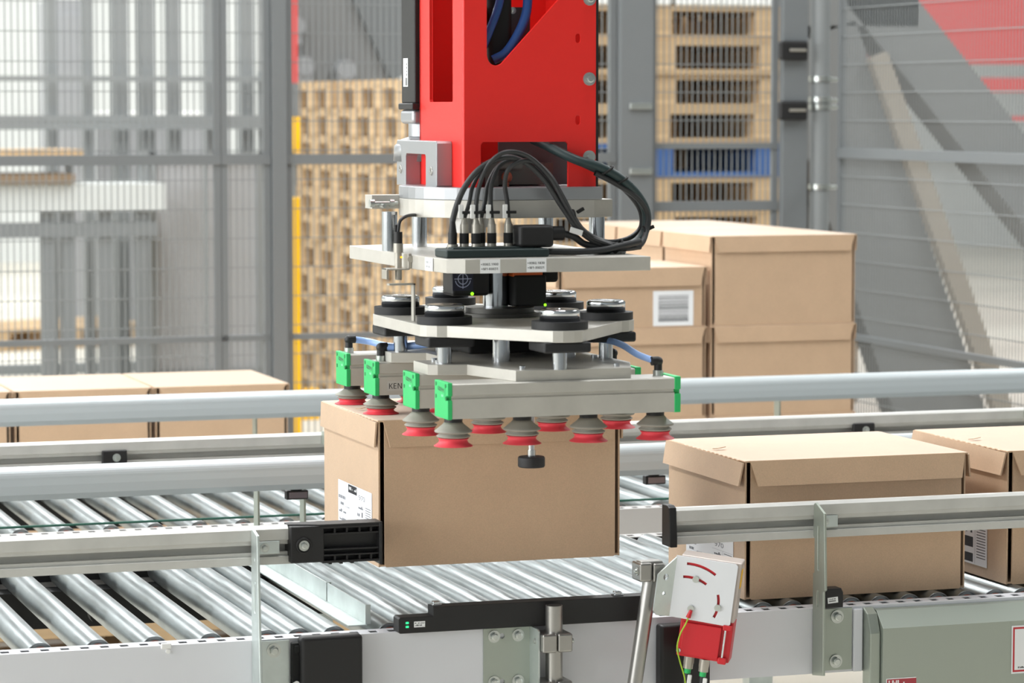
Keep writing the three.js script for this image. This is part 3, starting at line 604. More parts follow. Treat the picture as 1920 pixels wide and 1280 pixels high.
// ------------------------------------------------------------------ gripper
{
  const o = thing('vacuum_gripper', 'vacuum gripper with stacked aluminium plates and four suction bars', 'gripper');
  // flange plates under the column
  const rounded = [];
  for (let i = 0; i <= 12; i++) { const a = Math.PI / 2 + Math.PI * i / 12; rounded.push([-0.045 + Math.cos(a) * 0.135, -0.04 - Math.sin(a) * -0.135]); }
  const disc = []; for (let i = 0; i <= 20; i++) { const a = -Math.PI / 2 - Math.PI * i / 20; disc.push([-0.05 + Math.cos(a) * 0.14, GZ + Math.sin(a) * 0.165]); }
  part(o, 'flange_plate', plateXZ([[0.125, GZ - 0.165], ...disc, [0.125, GZ + 0.165]], 1.4375, 1.459, [], 0.001), M.aluBright, { label: 'round fronted aluminium flange plate' });
  part(o, 'flange_plate', plateXZ([[0.15, GZ - 0.13], [-0.05, GZ - 0.15], ...disc.slice(3, 18), [-0.05, GZ + 0.165], [0.11, GZ + 0.165], [0.15, GZ + 0.15]], 1.406, 1.4372, [], 0.001), M.alu, { label: 'aluminium plate below the flange' });
  part(o, 'arm_lug', [bx(-0.235, -0.14, 1.418, 1.442, -0.13, -0.085)], M.alu);
  part(o, 'adjusting_screw', [cz(0.0035, -0.085, -0.05, -0.222, 1.424, 10), cx(0.0035, -0.24, -0.19, 1.428, -0.075, 10), cx(0.008, -0.242, -0.234, 1.428, -0.075, 6), cx(0.008, -0.205, -0.198, 1.428, -0.075, 6)], M.bolt);
  for (const [x, z] of [[-0.198, -0.10], [0.128, 0.09], [0.133, -0.2], [-0.10, -0.24]]) part(o, 'standoff', [cy(0.014, 1.342, 1.412, x, z, 24)], M.chrome, { label: 'polished standoff post' });
  part(o, 'lower_hub', [cy(0.035, 1.388, 1.407, -0.09, 0.03, 28), cy(0.03, 1.378, 1.39, -0.09, 0.03, 28), ], M.steel);
  // mid plate
  part(o, 'middle_plate', plateXZ([[-0.165, 0.245], [-0.192, 0.225], [-0.205, 0.10], [-0.212, -0.12], [-0.212, -0.32], [-0.12, -0.345], [0.17, -0.345], [0.17, 0.245]], 1.318, 1.342, [], 0.001), M.alu, { label: 'thick aluminium middle plate with white stickers' });
  const stick = (a, b) => S('#ffffff', 0.6, 0, { map: canvasTex(256, 180, (g) => { g.font = 'bold 42px sans-serif'; g.fillText(a, 10, 78); g.fillText(b, 14, 138); }) });
  print2d(o, 'sticker', 0.036, 0.0235, stick('=X002.1900', '+M1-K6031'), [-0.121, 1.3297, 0.2455], [0, 0, 0], 'white sticker reading =X002.1900 +M1-K6031');
  print2d(o, 'sticker', 0.036, 0.0235, stick('=X002.1830', '+M1-X6021'), [-0.038, 1.3306, 0.2455], [0, 0, 0], 'white sticker reading =X002.1830 +M1-X6021');
  { const a = Math.atan2(0.125, 0.013); print2d(o, 'sticker', 0.034, 0.0225, stick('=X002.10', '+M1-K6'), [-0.2012, 1.330, 0.152], [0, -a, 0], 'white sticker on the left edge'); }
  // connector block
  const cb = part(o, 'connector_block', [rb(-0.186, 0.0, 1.342, 1.357, 0.135, 0.205, 0.004, 3), rb(-0.170, -0.02, 1.355, 1.360, 0.150, 0.19, 0.002)], S('#22302f', 0.5), { label: 'dark green connector block' });
  const conn = [[-0.140, 0.160, 1.405], [-0.122, 0.170, 1.405], [-0.107, 0.150, 1.405], [-0.092, 0.165, 1.405], [-0.062, 0.165, 1.405]];
  for (const [x, z] of conn) {
    part(o, 'plug', [cy(0.0075, 1.383, 1.398, x, z, 16), cy(0.0065, 1.398, 1.409, x, z, 16, 0.004), cy(0.008, 1.358, 1.365, x, z, 16)], M.connector, { label: 'grey metal cable plug' });
    part(o, 'plug_sleeve', cy(0.0082, 1.365, 1.383, x, z, 16), M.blackMatt);
    part(o, 'cable_tag', rb(x - 0.012, x - 0.003, 1.408, 1.432, z + 0.004, z + 0.007, 0.002), M.tagWhite, { label: 'white cable tag' });
    part(o, 'cable_tie', [rb(x - 0.006, x + 0.012, 1.416, 1.421, z + 0.002, z + 0.010, 0.001)], M.blackMatt);
  }
  part(o, 'plug_boot', [cy(0.0078, 1.362, 1.384, -0.161, 0.16, 16), cy(0.0072, 1.384, 1.405, -0.161, 0.16, 16, 0.0045)], M.black);
  part(o, 'plug', cy(0.0095, 1.356, 1.364, -0.161, 0.16, 16), M.connector);
  part(o, 'black_connector', [rb(-0.052, 0.012, 1.358, 1.396, 0.145, 0.195, 0.007, 3), cx(0.0125, 0.01, 0.036, 1.381, 0.17, 20)], M.black, { label: 'black angled power connector' });
  part(o, 'cable_tag', X(rb(-0.012, 0.012, -0.005, 0.005, -0.001, 0.001, 0.001), [0.058, 1.384, 0.178], [0, 0, -0.3]), M.tagWhite, { label: 'white cable tag' });
  part(o, 'tie_base', [rb(0.135, 0.165, 1.342, 1.350, 0.10, 0.14, 0.002), rb(0.141, 0.145, 1.342, 1.356, 0.135, 0.142, 0.001), rb(0.155, 0.159, 1.342, 1.356, 0.135, 0.142, 0.001)], M.tagWhite);
  // cables
  const cables = [
    [0.0052, [[-0.161, 1.403, 0.160], [-0.155, 1.426, 0.160], [-0.140, 1.463, 0.165], [-0.110, 1.497, 0.170], [-0.066, 1.513, 0.170], [-0.030, 1.502, 0.170], [0.002, 1.474, 0.170], [0.036, 1.425, 0.170], [0.065, 1.387, 0.170], [0.113, 1.358, 0.160], [0.157, 1.352, 0.150], [0.191, 1.354, 0.140]]],
    [0.0036, [[-0.140, 1.408, 0.160], [-0.131, 1.435, 0.160], [-0.125, 1.462, 0.160], [-0.105, 1.491, 0.155], [-0.069, 1.514, 0.150], [-0.035, 1.515, 0.150], [-0.006, 1.496, 0.150], [0.026, 1.461, 0.155], [0.049, 1.419, 0.160], [0.079, 1.385, 0.160], [0.127, 1.361, 0.150], [0.166, 1.353, 0.140]]],
    [0.0040, [[-0.122, 1.408, 0.170], [-0.121, 1.438, 0.170], [-0.115, 1.467, 0.170], [-0.102, 1.499, 0.175], [-0.075, 1.521, 0.180], [-0.036, 1.517, 0.180], [0.008, 1.480, 0.180], [0.037, 1.432, 0.180], [0.068, 1.389, 0.175], [0.118, 1.363, 0.160], [0.167, 1.356, 0.150]]],
    [0.0040, [[-0.107, 1.408, 0.150], [-0.100, 1.433, 0.150], [-0.095, 1.462, 0.150], [-0.073, 1.497, 0.145], [-0.042, 1.509, 0.140], [-0.008, 1.496, 0.140], [0.028, 1.453, 0.150], [0.056, 1.413, 0.155], [0.092, 1.374, 0.150], [0.141, 1.356, 0.140]]],
    [0.0040, [[-0.092, 1.408, 0.165], [-0.094, 1.437, 0.165], [-0.092, 1.467, 0.165], [-0.073, 1.501, 0.160], [-0.044, 1.508, 0.160], [-0.010, 1.491, 0.160], [0.025, 1.447, 0.165], [0.050, 1.413, 0.165], [0.082, 1.381, 0.165], [0.125, 1.358, 0.155]]],
    [0.0040, [[-0.062, 1.408, 0.165], [-0.064, 1.436, 0.165], [-0.068, 1.467, 0.165], [-0.064, 1.491, 0.170], [-0.042, 1.506, 0.175], [-0.017, 1.504, 0.175], [0.010, 1.482, 0.175], [0.034, 1.445, 0.175], [0.051, 1.415, 0.175], [0.084, 1.376, 0.170], [0.133, 1.356, 0.160]]],
    [0.0048, [[0.045, 1.535, 0.020], [0.055, 1.515, 0.100], [0.108, 1.491, 0.120], [0.148, 1.470, 0.120], [0.185, 1.440, 0.115], [0.208, 1.411, 0.100], [0.208, 1.387, 0.100], [0.182, 1.368, 0.110], [0.138, 1.362, 0.120], [0.099, 1.374, 0.140]]],
    [0.0060, [[0.034, 1.381, 0.17], [0.059, 1.374, 0.165], [0.078, 1.362, 0.160], [0.104, 1.355, 0.160]]],
    [0.0058, [[0.004, 1.350, 0.180], [0.057, 1.349, 0.180], [0.110, 1.351, 0.170], [0.153, 1.358, 0.160], [0.187, 1.364, 0.150]]],
    [0.0050, [[0.16, 1.352, 0.145], [0.19, 1.356, 0.14], [0.212, 1.385, 0.118], [0.214, 1.41, 0.115], [0.192, 1.438, 0.125], [0.15, 1.464, 0.13], [0.11, 1.484, 0.13]]],
  ];
  for (const [r, p] of cables) part(o, 'cable', tube(p, r, 70, 10), M.cable, { label: 'dark grey cable' });
  part(o, 'cable', tube([[0.033, 1.541, 0.020], [0.043, 1.529, 0.080], [0.078, 1.507, 0.120], [0.116, 1.495, 0.130], [0.156, 1.475, 0.130], [0.193, 1.444, 0.120], [0.214, 1.411, 0.110], [0.212, 1.383, 0.110], [0.192, 1.362, 0.120], [0.159, 1.352, 0.130], [0.111, 1.350, 0.140]], 0.0082, 80, 12), M.cableGreen, { label: 'thick dark green cable' });
  for (const [x, y, z, a] of [[0.056, 1.408, 0.165, 0.5], [0.132, 1.488, 0.128, -0.5], [0.160, 1.470, 0.125, -0.6], [0.206, 1.375, 0.112, 0.4], [0.146, 1.356, 0.15, 0]])
    part(o, 'cable_tie', [X(new THREE.TorusGeometry(0.0125, 0.0022, 8, 20), null, [0, Math.PI / 2, a - 0.5]).translate(x, y, z), X(rb(0.008, 0.022, -0.002, 0.004, -0.003, 0.003, 0.001), [x, y + 0.004, z + 0.004], [0, 0, a])], M.blackMatt, { label: 'black cable tie' });
  // proximity sensor at the left edge
  part(o, 'sensor_plug', [cy(0.0075, 1.362, 1.382, -0.226, 0.05, 16), X(rb(-0.008, 0.0, 1.365, 1.395, 0.046, 0.05, 0.002), [-0.224, 0, 0])], M.black);
  part(o, 'proximity_sensor', [cy(0.0085, 1.346, 1.362, -0.226, 0.05, 16), cy(0.0062, 1.318, 1.346, -0.226, 0.05, 16), cy(0.0062, 1.298, 1.318, -0.226, 0.05, 16), X(rb(-0.252, -0.21, 1.316, 1.319, 0.035, 0.068, 0.001), null), rb(-0.213, -0.206, 1.318, 1.345, 0.036, 0.066, 0.002), rb(-0.252, -0.248, 1.30, 1.319, 0.035, 0.065, 0.001), cz(0.006, 0.066, 0.07, -0.209, 1.335, 12)], M.connector, { label: 'metal proximity sensor on its bracket' });
  part(o, 'indicator_light', new THREE.SphereGeometry(0.0018, 8, 6).translate(-0.222, 1.338, 0.057), M.ledAmber, { label: 'tiny amber light' });
  part(o, 'cable', tube([[-0.226, 1.382, 0.050], [-0.223, 1.400, 0.050], [-0.210, 1.408, 0.040], [-0.174, 1.409, 0.000], [-0.134, 1.404, -0.050]], 0.003, 24, 8), M.cable, { label: 'thin black cable' });
  part(o, 'switch_flag', [bx(-0.245, -0.198, 1.289, 1.292, 0.045, 0.06), bx(-0.201, -0.198, 1.226, 1.292, 0.045, 0.06)], M.aluDark, { label: 'bent metal switch flag' });
  // centre: shaft, sensor boxes
  part(o, 'shaft', [cy(0.0225, 1.235, 1.318, -0.018, GZ, 32)], M.chrome, { label: 'polished centre shaft' });
  part(o, 'shaft_flange', [cy(0.062, 1.2255, 1.241, -0.01, GZ, 36), cy(0.075, 1.2255, 1.232, -0.01, GZ, 36)], S('#4b4a47', 0.4, 0.7), { label: 'dark steel shaft flange' });
  const sb = part(o, 'sensor_box', rb(-0.112, -0.042, 1.264, 1.318, -0.06, 0.0, 0.006, 3), M.black, { label: 'black sensor box with target symbol' });
  const tt = (() => { const c = document.createElement('canvas'); c.width = c.height = 128; const g = c.getContext('2d'); g.fillStyle = '#26283c'; g.fillRect(0, 0, 128, 128); g.strokeStyle = '#b9c0da'; g.lineWidth = 5; g.beginPath(); g.arc(64, 60, 30, 0, Math.PI * 2); g.stroke(); g.beginPath(); g.arc(64, 60, 48, 0.2, Math.PI - 0.2); g.stroke(); g.beginPath(); g.moveTo(64, 6); g.lineTo(64, 116); g.moveTo(10, 60); g.lineTo(118, 60); g.stroke(); const t = new THREE.CanvasTexture(c); t.colorSpace = THREE.SRGBColorSpace; return t; })();
  print2d(sb, 'target_symbol', 0.038, 0.040, S('#ffffff', 0.5, 0, { map: tt }), [-0.092, 1.2935, 0.0004], [0, 0, 0], 'dark blue sticker with a target symbol');
  part(sb, 'indicator_light', new THREE.SphereGeometry(0.003, 10, 8).translate(-0.075, 1.268, 0.001), M.ledLime, { label: 'lime green light' });
  part(o, 'valve_block', [rb(0.004, 0.06, 1.296, 1.318, -0.05, -0.005, 0.002)], M.orange, { label: 'orange valve block' });
  part(o, 'valve_body', [rb(0.004, 0.066, 1.243, 1.299, -0.06, 0.0, 0.005, 3), rb(0.06, 0.092, 1.285, 1.318, -0.06, -0.01, 0.006)], M.blackMatt, { label: 'black valve body' });
  for (const x of [0.022, 0.056]) part(o, 'screw', cz(0.0045, -0.006, -0.002, x, 1.309, 14), M.steel);
  part(o, 'indicator_light', new THREE.SphereGeometry(0.0026, 10, 8).translate(0.062, 1.2455, 0.002), M.ledLime, { label: 'lime green light' });
  // lower elongated hexagon plate with six pucks
  const hex = [[-0.165, -0.145], [-0.165, 0.125], [-0.015, 0.300], [0.14, 0.105], [0.15, -0.18], [0.0, -0.37]];
  const hull = []; { const cxm = -0.008, czm = -0.04; for (const [x, z] of hex) { const a = Math.atan2(z - czm, x - cxm); for (const d of [-0.55, -0.2, 0.2, 0.55]) hull.push([x + Math.cos(a + d) * 0.05, z + Math.sin(a + d) * 0.05]); } }
  hull.sort((p, q) => Math.atan2(p[1] + 0.04, p[0] + 0.008) - Math.atan2(q[1] + 0.04, q[0] + 0.008));
  part(o, 'hexagon_plate', plateXZ(hull, 1.205, 1.225, [], 0.001), M.alu, { label: 'aluminium hexagon plate carrying six polished caps' });
  for (const [x, z] of hex) {
    const p = part(o, 'damper', [cy(0.048, 1.2252, 1.2385, x, z, 36)], M.rubber, { label: 'black rubber damper disc with polished cap' });
    part(p, 'polished_cap', lathe([[0.008, 0.017], [0.008, 0.0205], [0.031, 0.0205], [0.0345, 0.0175], [0.0345, 0.0], [0, 0]], [x, 1.2385, z], 36), M.chrome);
    part(p, 'lower_rubber', rb(x - 0.042, x + 0.042, 1.187, 1.2048, z - 0.042, z + 0.042, 0.004), M.rubber);
    part(p, 'post', cy(0.0125, 1.156, 1.188, x, z, 20), M.chrome);
  }
  for (const [x, z] of [[-0.06, 0.12], [0.08, 0.07], [-0.09, -0.12], [0.09, -0.16]]) part(o, 'spacer_post', cy(0.0155, 1.156, 1.205, x, z, 24), M.chrome, { label: 'polished spacer post' });
  part(o, 'vacuum_manifold', [rb(-0.10, 0.10, 1.165, 1.2, -0.16, 0.06, 0.006)], M.blackMatt, { label: 'black vacuum manifold between the plates' });
  // plate resting on the bars
  part(o, 'carrier_plate', plateXZ([[-0.095, 0.305], [-0.105, 0.27], [-0.135, 0.16], [-0.185, 0.15], [-0.20, 0.14], [-0.20, 0.055], [-0.13, 0.05], [-0.13, -0.10], [-0.19, -0.12], [-0.19, -0.21], [-0.12, -0.22], [-0.10, -0.39], [0.11, -0.39], [0.15, -0.2], [0.15, 0.2], [0.112, 0.305]], 1.138, 1.1565, [], 0.001), M.alu, { label: 'aluminium carrier plate lying on the bars' });
  for (const [x, z] of [[-0.075, 0.28], [0.095, 0.28], [-0.175, 0.12], [-0.17, 0.08], [0.12, 0.1], [-0.165, -0.18]]) part(o, 'screw', [cy(0.0055, 1.1565, 1.162, x, z, 16)], M.chrome);
  // four suction bars
  const capTex = (() => { const c = document.createElement('canvas'); c.width = 128; c.height = 128; const g = c.getContext('2d'); g.fillStyle = '#2fbf6b'; g.fillRect(0, 0, 128, 128); g.strokeStyle = '#0c4a26'; g.lineWidth = 6; for (let q = 0; q < 5; q++) { g.beginPath(); g.arc(26 + q * 19, 58 + q * 3, 9, 0.6 + q * 0.7, 4.6 + q * 0.5); g.stroke(); g.beginPath(); g.moveTo(34 + q * 19, 44 + q * 2); g.lineTo(30 + q * 19, 72 + q * 2); g.stroke(); } g.fillStyle = '#7fd6a4'; g.fillRect(70, 92, 30, 14); const t = new THREE.CanvasTexture(c); t.colorSpace = THREE.SRGBColorSpace; return t; })();
  const capMat = S('#ffffff', 0.5, 0, { map: capTex });
  const zs = [-0.36, -0.165, 0.088, 0.278], cupXs = [-0.197, -0.075, 0.045, 0.167];
  const cupHi = (x, z, y0, y1) => {      // bellows profile from top y1 to the lip at y0
    const h = y1 - y0, f = (t) => y0 + h * t;
    return [
      lathe([[0.0, f(1)], [0.0155, f(1)], [0.019, f(0.9)], [0.030, f(0.68)], [0.0325, f(0.63)], [0.031, f(0.58)], [0.023, f(0.52)], [0.0285, f(0.44)], [0.0285, f(0.40)], [0.026, f(0.36)], [0.0, f(0.36)]], [x, 0, z], 30),
      lathe([[0.0, f(0.36)], [0.0262, f(0.36)], [0.0255, f(0.30)], [0.0235, f(0.25)], [0.0255, f(0.14)], [0.033, f(0.02)], [0.033, f(0)], [0.03, f(0.0)], [0.0, f(0.1)]], [x, 0, z], 30)];
  };
  zs.forEach((z, i) => {
    const y0 = 1.079, y1 = 1.138, xa = -0.210, xb = 0.188, d = 0.0365;
    const bar = part(o, 'suction_bar', [plateZY([[z - d, y0], [z + d, y0], [z + d, y0 + 0.0325], [z + d - 0.0035, y0 + 0.0345], [z + d - 0.0035, y0 + 0.0385], [z + d, y0 + 0.0395], [z + d, y1 - 0.002], [z + d - 0.002, y1], [z - d, y1]], xa, xb)], M.alu, { label: 'aluminium suction bar with green end caps' });
    for (const s of [-1, 1]) {
      const X0 = s < 0 ? xa - 0.0085 : xb, X1 = s < 0 ? xa : xb + 0.0115;
      part(bar, 'end_cap', [rb(X0, X1, y0 - 0.001, y0 + 0.0315, z - d - 0.001, z + d + 0.001, 0.0015), rb(X0, X1, y0 + 0.0385, y1 + 0.002, z - d - 0.001, z + d + 0.001, 0.0015), bx(X0 + (s < 0 ? 0 : 0), X1, y0 + 0.03, y0 + 0.04, z - d, z + d - 0.006)], M.green, { label: 'green plastic end cap' });
      if (s < 0) {
        for (const [q, yy] of [[-0.028, y1 - 0.004], [0.026, y1 - 0.004], [0.028, y0 + 0.034], [-0.028, y0 + 0.034]]) part(bar, 'screw_hole', cx(0.0035, X0 - 0.0006, X0 + 0.004, yy, z + q, 12), M.greenDark);
        print2d(bar, 'maker_mark', 0.048, 0.048 * 0.5, capMat, [X0 - 0.0004, y0 + 0.044, z], [0, -Math.PI / 2, 0], 'dark curly mark pressed into the green cap').geometry = (() => { const g = new THREE.PlaneGeometry(0.046, 0.022); const uv = g.attributes.uv; for (let k = 0; k < uv.count; k++) uv.setY(k, 0.1 + uv.getY(k) * 0.62); return g; })();
      }
    }
    if (i === 0 || i === 1) {
      const t = canvasTex(256, 64, (g, w, h) => { g.fillStyle = '#c9c7c2'; g.fillRect(0, 0, w, h); g.fillStyle = '#161616'; g.font = '50px sans-serif'; g.fillText(i ? 'KEN' : 'A', i ? 8 : 60, 50); });
      print2d(bar, 'lettering', i ? 0.075 : 0.075, 0.018, S('#ffffff', 0.5, 0.2, { map: t }), [i ? -0.158 : -0.140, y0 + 0.0165, z + d + 0.0004], [0, 0, 0], 'black lettering on the bar');
    }
    for (const x of cupXs) {
      const low = i < 2 ? 1.0425 : 1.030;
      part(bar, 'cup_collar', [cy(0.0155, y0 - 0.0085, y0, x, z, 20)], M.black);
      const [a, b] = cupHi(x, z, low, y0 - 0.0085);
      part(bar, 'cup_bellows', a, M.bellow, { label: 'grey rubber bellows of a suction cup' });
      part(bar, 'cup_lip', b, M.lip, { label: 'red rubber lip of a suction cup' });
    }
  });
  // levelling stop
  part(o, 'stop_foot', [rb(-0.021, 0.021, 0, 0.020, -0.0235, 0.0235, 0.006).translate(0, 0, 0)].map(() => lathe([[0, 0], [0.022, 0], [0.0235, 0.002], [0.0235, 0.016], [0.022, 0.0185], [0, 0.0185]], [-0.028, 0.978, 0.19], 30)), M.rubber, { label: 'black rubber stop foot' });
  part(o, 'stop_rod', [cy(0.0055, 0.996, 1.14, -0.028, 0.19, 16), cy(0.0075, 0.996, 1.008, -0.028, 0.19, 6)], M.chrome);
  // hoses and fittings
  const fit = (x, z, s) => { part(o, 'hose_fitting', [cy(0.007, 1.147, 1.160, x, z, 16), new THREE.SphereGeometry(0.0085, 14, 10).translate(x, 1.163, z), cx(0.0078, Math.min(x, x + s * 0.012), Math.max(x, x + s * 0.012), 1.164, z, 16)], M.black, { label: 'black elbow hose fitting' }); part(o, 'fitting_base', cy(0.009, 1.138, 1.148, x, z, 6), M.bolt); };
  fit(-0.203, -0.36, 1); fit(-0.197, -0.165, 1);
  fit(0.16, 0.088, -1);
  fit(0.172, 0.278, -1);
  part(o, 'air_hose', tube([[-0.199, 1.164, -0.36], [-0.166, 1.159, -0.355], [-0.141, 1.153, -0.32], [-0.125, 1.159, -0.24], [-0.10, 1.17, -0.13]], 0.0062, 40, 12), M.hose, { label: 'blue air hose' });
  part(o, 'air_hose', tube([[-0.193, 1.164, -0.165], [-0.17, 1.163, -0.16], [-0.144, 1.166, -0.145], [-0.10, 1.174, -0.10]], 0.0066, 40, 12), M.hose, { label: 'blue air hose' });
  part(o, 'air_hose', tube([[0.10, 1.182, 0.02], [0.128, 1.190, 0.12], [0.138, 1.186, 0.19], [0.150, 1.172, 0.24], [0.166, 1.164, 0.275]], 0.0058, 40, 12), M.hose, { label: 'blue air hose' });
  part(o, 'cable_tie', X(new THREE.TorusGeometry(0.0105, 0.002, 8, 18), [-0.148, 1.160, -0.20], [0, Math.PI / 2, 0]), M.blackMatt, { label: 'black cable tie' });
}

// ------------------------------------------------------------------ fences
function wireMesh(parent, len, y0, y1, along, pitch = 0.022) {      // starts at local 0, runs along +x or +z
  const g = [], w = 0.0016;
  for (let s = pitch / 2; s < len; s += pitch) g.push(along === 'x' ? bx(s - w, s + w, y0, y1, -w, w) : bx(-w, w, y0, y1, s - w, s + w));
  for (let y = y0 + 0.03; y < y1; y += 0.1) g.push(along === 'x' ? bx(0, len, y - w, y + w, w, 3 * w) : bx(-3 * w, -w, y - w, y + w, 0, len));
  return part(parent, 'wire_mesh', g, M.fence, { kind: 'stuff', label: 'grey welded wire mesh' });
}
function fencePanel(label, pos, len, along, rails, y0 = 0.12, y1 = 2.25) {
  const o = thing('mesh_fence', label, 'fence', pos, 'wire mesh fence panels');
  const bar = (s0, s1, a, b, t) => along === 'x' ? bx(s0, s1, a, b, -t, t) : bx(-t, t, a, b, s0, s1);
  part(o, 'upright', bar(0, 0.022, y0, y1, 0.011), M.fenceDark); part(o, 'upright', bar(len - 0.022, len, y0, y1, 0.011), M.fenceDark);
  for (const [y, h, t] of [[y0, 0.022, 0.011], [y1 - 0.022, 0.022, 0.011], ...rails]) part(o, 'rail', bar(0, len, y, y + h, t), M.fenceDark);
  wireMesh(o, len, y0, y1, along);
  return o;
}
fencePanel('grey wire mesh panel left of the thin fence upright, before the white machine', [-1.35, 0, -5.0], 1.97, 'x', [[1.402, 0.034, 0.016], [0.798, 0.02, 0.011]]);
fencePanel('grey wire mesh panel between the thin upright and the dark post', [0.622, 0, -5.0], 0.172, 'x', [[1.402, 0.034, 0.016], [0.798, 0.02, 0.011]]);
fencePanel('grey wire mesh panel in front of the pallet stack, right of the dark post', [0.85, 0, -5.0], 1.205, 'x', [[1.402, 0.034, 0.016], [0.798, 0.02, 0.011]]);
fencePanel('grey wire mesh gate panel between wide dark post and round post', [2.185, 0, -5.0], 0.495, 'x', [[1.448, 0.02, 0.014], [1.225, 0.035, 0.016]]);
fencePanel('grey wire mesh panel running away beside the diagonal struts', [2.885, 0, -4.9], 2.28, 'z', [[1.415, 0.035, 0.016], [0.765, 0.022, 0.011]]);
{
  const post = (label, x, z, w, d, m) => { const o = thing('fence_post', label, 'post', [x, 0, z]); part(o, 'tube', bx(-w / 2, w / 2, 0.01, 2.4, -d / 2, d / 2), m); part(o, 'foot_plate', bx(-w, w, 0, 0.012, -d, d), m); return o; };
  post('dark square fence post left of the yellow post', 0.822, -5.0, 0.05, 0.06, M.fenceDark);
  const c = post('wide dark steel column left of the pallet stack with the blue pallet', 2.12, -5.0, 0.12, 0.10, M.fenceDark);
  for (const y of [1.59, 1.36]) part(c, 'clamp', rb(-0.03, 0.055, y, y + 0.022, 0.05, 0.062, 0.003), M.bolt);
  const r = thing('fence_post', 'round grey fence post with zinc pipe clamps', 'post', [2.84, 0, -4.98]);
  part(r, 'tube', cy(0.036, 0.01, 2.6, 0, 0, 24), M.fence); part(r, 'foot_plate', bx(-0.045, 0.07, 0, 0.012, -0.07, 0.07), M.fence);
  for (const y of [1.69, 1.59, 1.615, 1.30]) part(r, 'pipe_clamp', [cy(0.041, y, y + 0.018, 0, 0, 20), rb(0.03, 0.062, y, y + 0.014, -0.01, 0.02, 0.003)], M.bolt, { label: 'zinc plated pipe clamp' });
  const g = thing('gate_lock', 'dark gate lock with two black latches beside the round post', 'gate lock', [2.728, 0, -4.97]);
  part(g, 'lock_post', bx(-0.045, 0.05, 0, 2.4, -0.02, 0.02), M.fenceDark);
  for (const y of [1.80, 1.585]) { const l = part(g, 'latch', rb(-0.07, 0.04, y - 0.035, y + 0.035, 0.02, 0.05, 0.01), M.black, { label: 'black latch' }); part(l, 'handle_strip', rb(-0.035, 0.03, y - 0.004, y + 0.006, 0.05, 0.054, 0.002), M.connector); }
}
// yellow post
{
  const o = thing('safety_post', 'yellow safety post in front of the pallet stack', 'post', [1.632, 0, -8.0]);
  part(o, 'tube', rb(-0.031, 0.031, 0, 1.196, -0.05, 0.05, 0.004), M.yellow); part(o, 'foot_plate', bx(-0.08, 0.08, 0, 0.02, -0.08, 0.08), M.yellow);
  part(o, 'base_box', rb(0.02, 0.12, 0.2, 0.34, -0.04, 0.04, 0.01), M.yellow);
  const u = thing('marker_post', 'red and yellow upright marker post behind the dark fence post', 'post', [2.205, 0, -10.2]);
  part(u, 'yellow_section', rb(-0.035, 0.035, 1.36, 1.545, -0.03, 0.03, 0.003), M.yellow); part(u, 'pole', bx(-0.01, 0.01, 0, 1.36, -0.01, 0.01), M.fence); part(u, 'red_section', rb(-0.015, 0.02, 1.72, 2.6, -0.03, 0.03, 0.003), M.redCladding); part(u, 'dark_section', rb(-0.028, 0.028, 1.545, 1.72, -0.03, 0.03, 0.003), M.fenceDark);
}
// pallet stacks
for (const [z, w] of [[-10.9, 'farthest of the three stacks'], [-10.07, 'middle one of the three stacks'], [-9.24, 'nearest of the three stacks']])
  for (let i = 0; i < 12; i++) makePallet(i === 11 ? 'topmost light wooden pallet in the ' + w + ' beside the yellow post' : 'light wooden pallet in the ' + w + ' beside the yellow post', [3.10 + R(-0.02, 0.02), i * 0.1445, z + R(-0.012, 0.012)], 'pallets in the ' + w, M.wood, M.wood);
for (let i = 0; i < 14; i++) {
  if (i === 9) makePallet('blue painted pallet within the stack behind the gate', [2.914, i * 0.1445, -7.2], null, M.blueWood, M.blueWood);
  else makePallet('brown wooden pallet in the stack behind the gate', [2.914 + R(-0.025, 0.025), i * 0.1445, -7.2 + R(-0.02, 0.02)], 'pallet stack behind the gate', M.wood);
}
for (let i = 4; i < 14; i++) makePallet('brown wooden pallet in the rear stack seen through the stack behind the gate', [2.914 + R(-0.025, 0.025), i * 0.1445, -8.06 + R(-0.01, 0.01)], 'rear pallet stack behind the gate', M.wood);
for (let i = 0; i < 4; i++) makePallet('brown wooden pallet low in the rear stack behind the gate', [2.914, i * 0.1445, -8.06], 'rear pallet stack behind the gate', M.wood);
for (let i = 0; i < 2; i++) { const o = thing('white_crate', 'white ribbed crate lying on top of the pallet stack behind the gate', 'crate', [2.75 + i * 0.48, 14 * 0.1445, -7.1], 'white crates on the pallet stack'); part(o, 'crate_body', [rb(-0.23, 0.23, 0, 0.18, -0.3, 0.3, 0.01), ...[-0.15, -0.05, 0.05, 0.15].map(x => bx(x - 0.01, x + 0.01, 0.01, 0.17, 0.3, 0.31))], M.white); part(o, 'rim', rb(-0.24, 0.24, 0.17, 0.19, -0.31, 0.31, 0.006), M.white); }
makePallet('single pallet lying on the floor beyond the fence', [1.75, 0, -15.2], null, M.wood, M.wood, 0.3);

{
  const o = thing('added_crate', 'long brown wooden crate standing behind the pallet stacks beside the yellow post', 'crate', [4.3, 0, -10.05]);  // added behind the stacks to block light, so the pallet openings stay dark
  part(o, 'side_panel', bx(-0.5, 0.5, 0.1, 1.7, -1.2, 1.2), M.woodBrown);
  for (let k = 0; k < 9; k++) part(o, 'plank', bx(-0.52, -0.5, 0.12 + k * 0.175, 0.285 + k * 0.175, -1.2, 1.2), M.woodBrown);
  for (const z of [-1.1, 0, 1.1]) part(o, 'skid', bx(-0.5, 0.5, 0, 0.1, z - 0.06, z + 0.06), M.woodBrown);
}

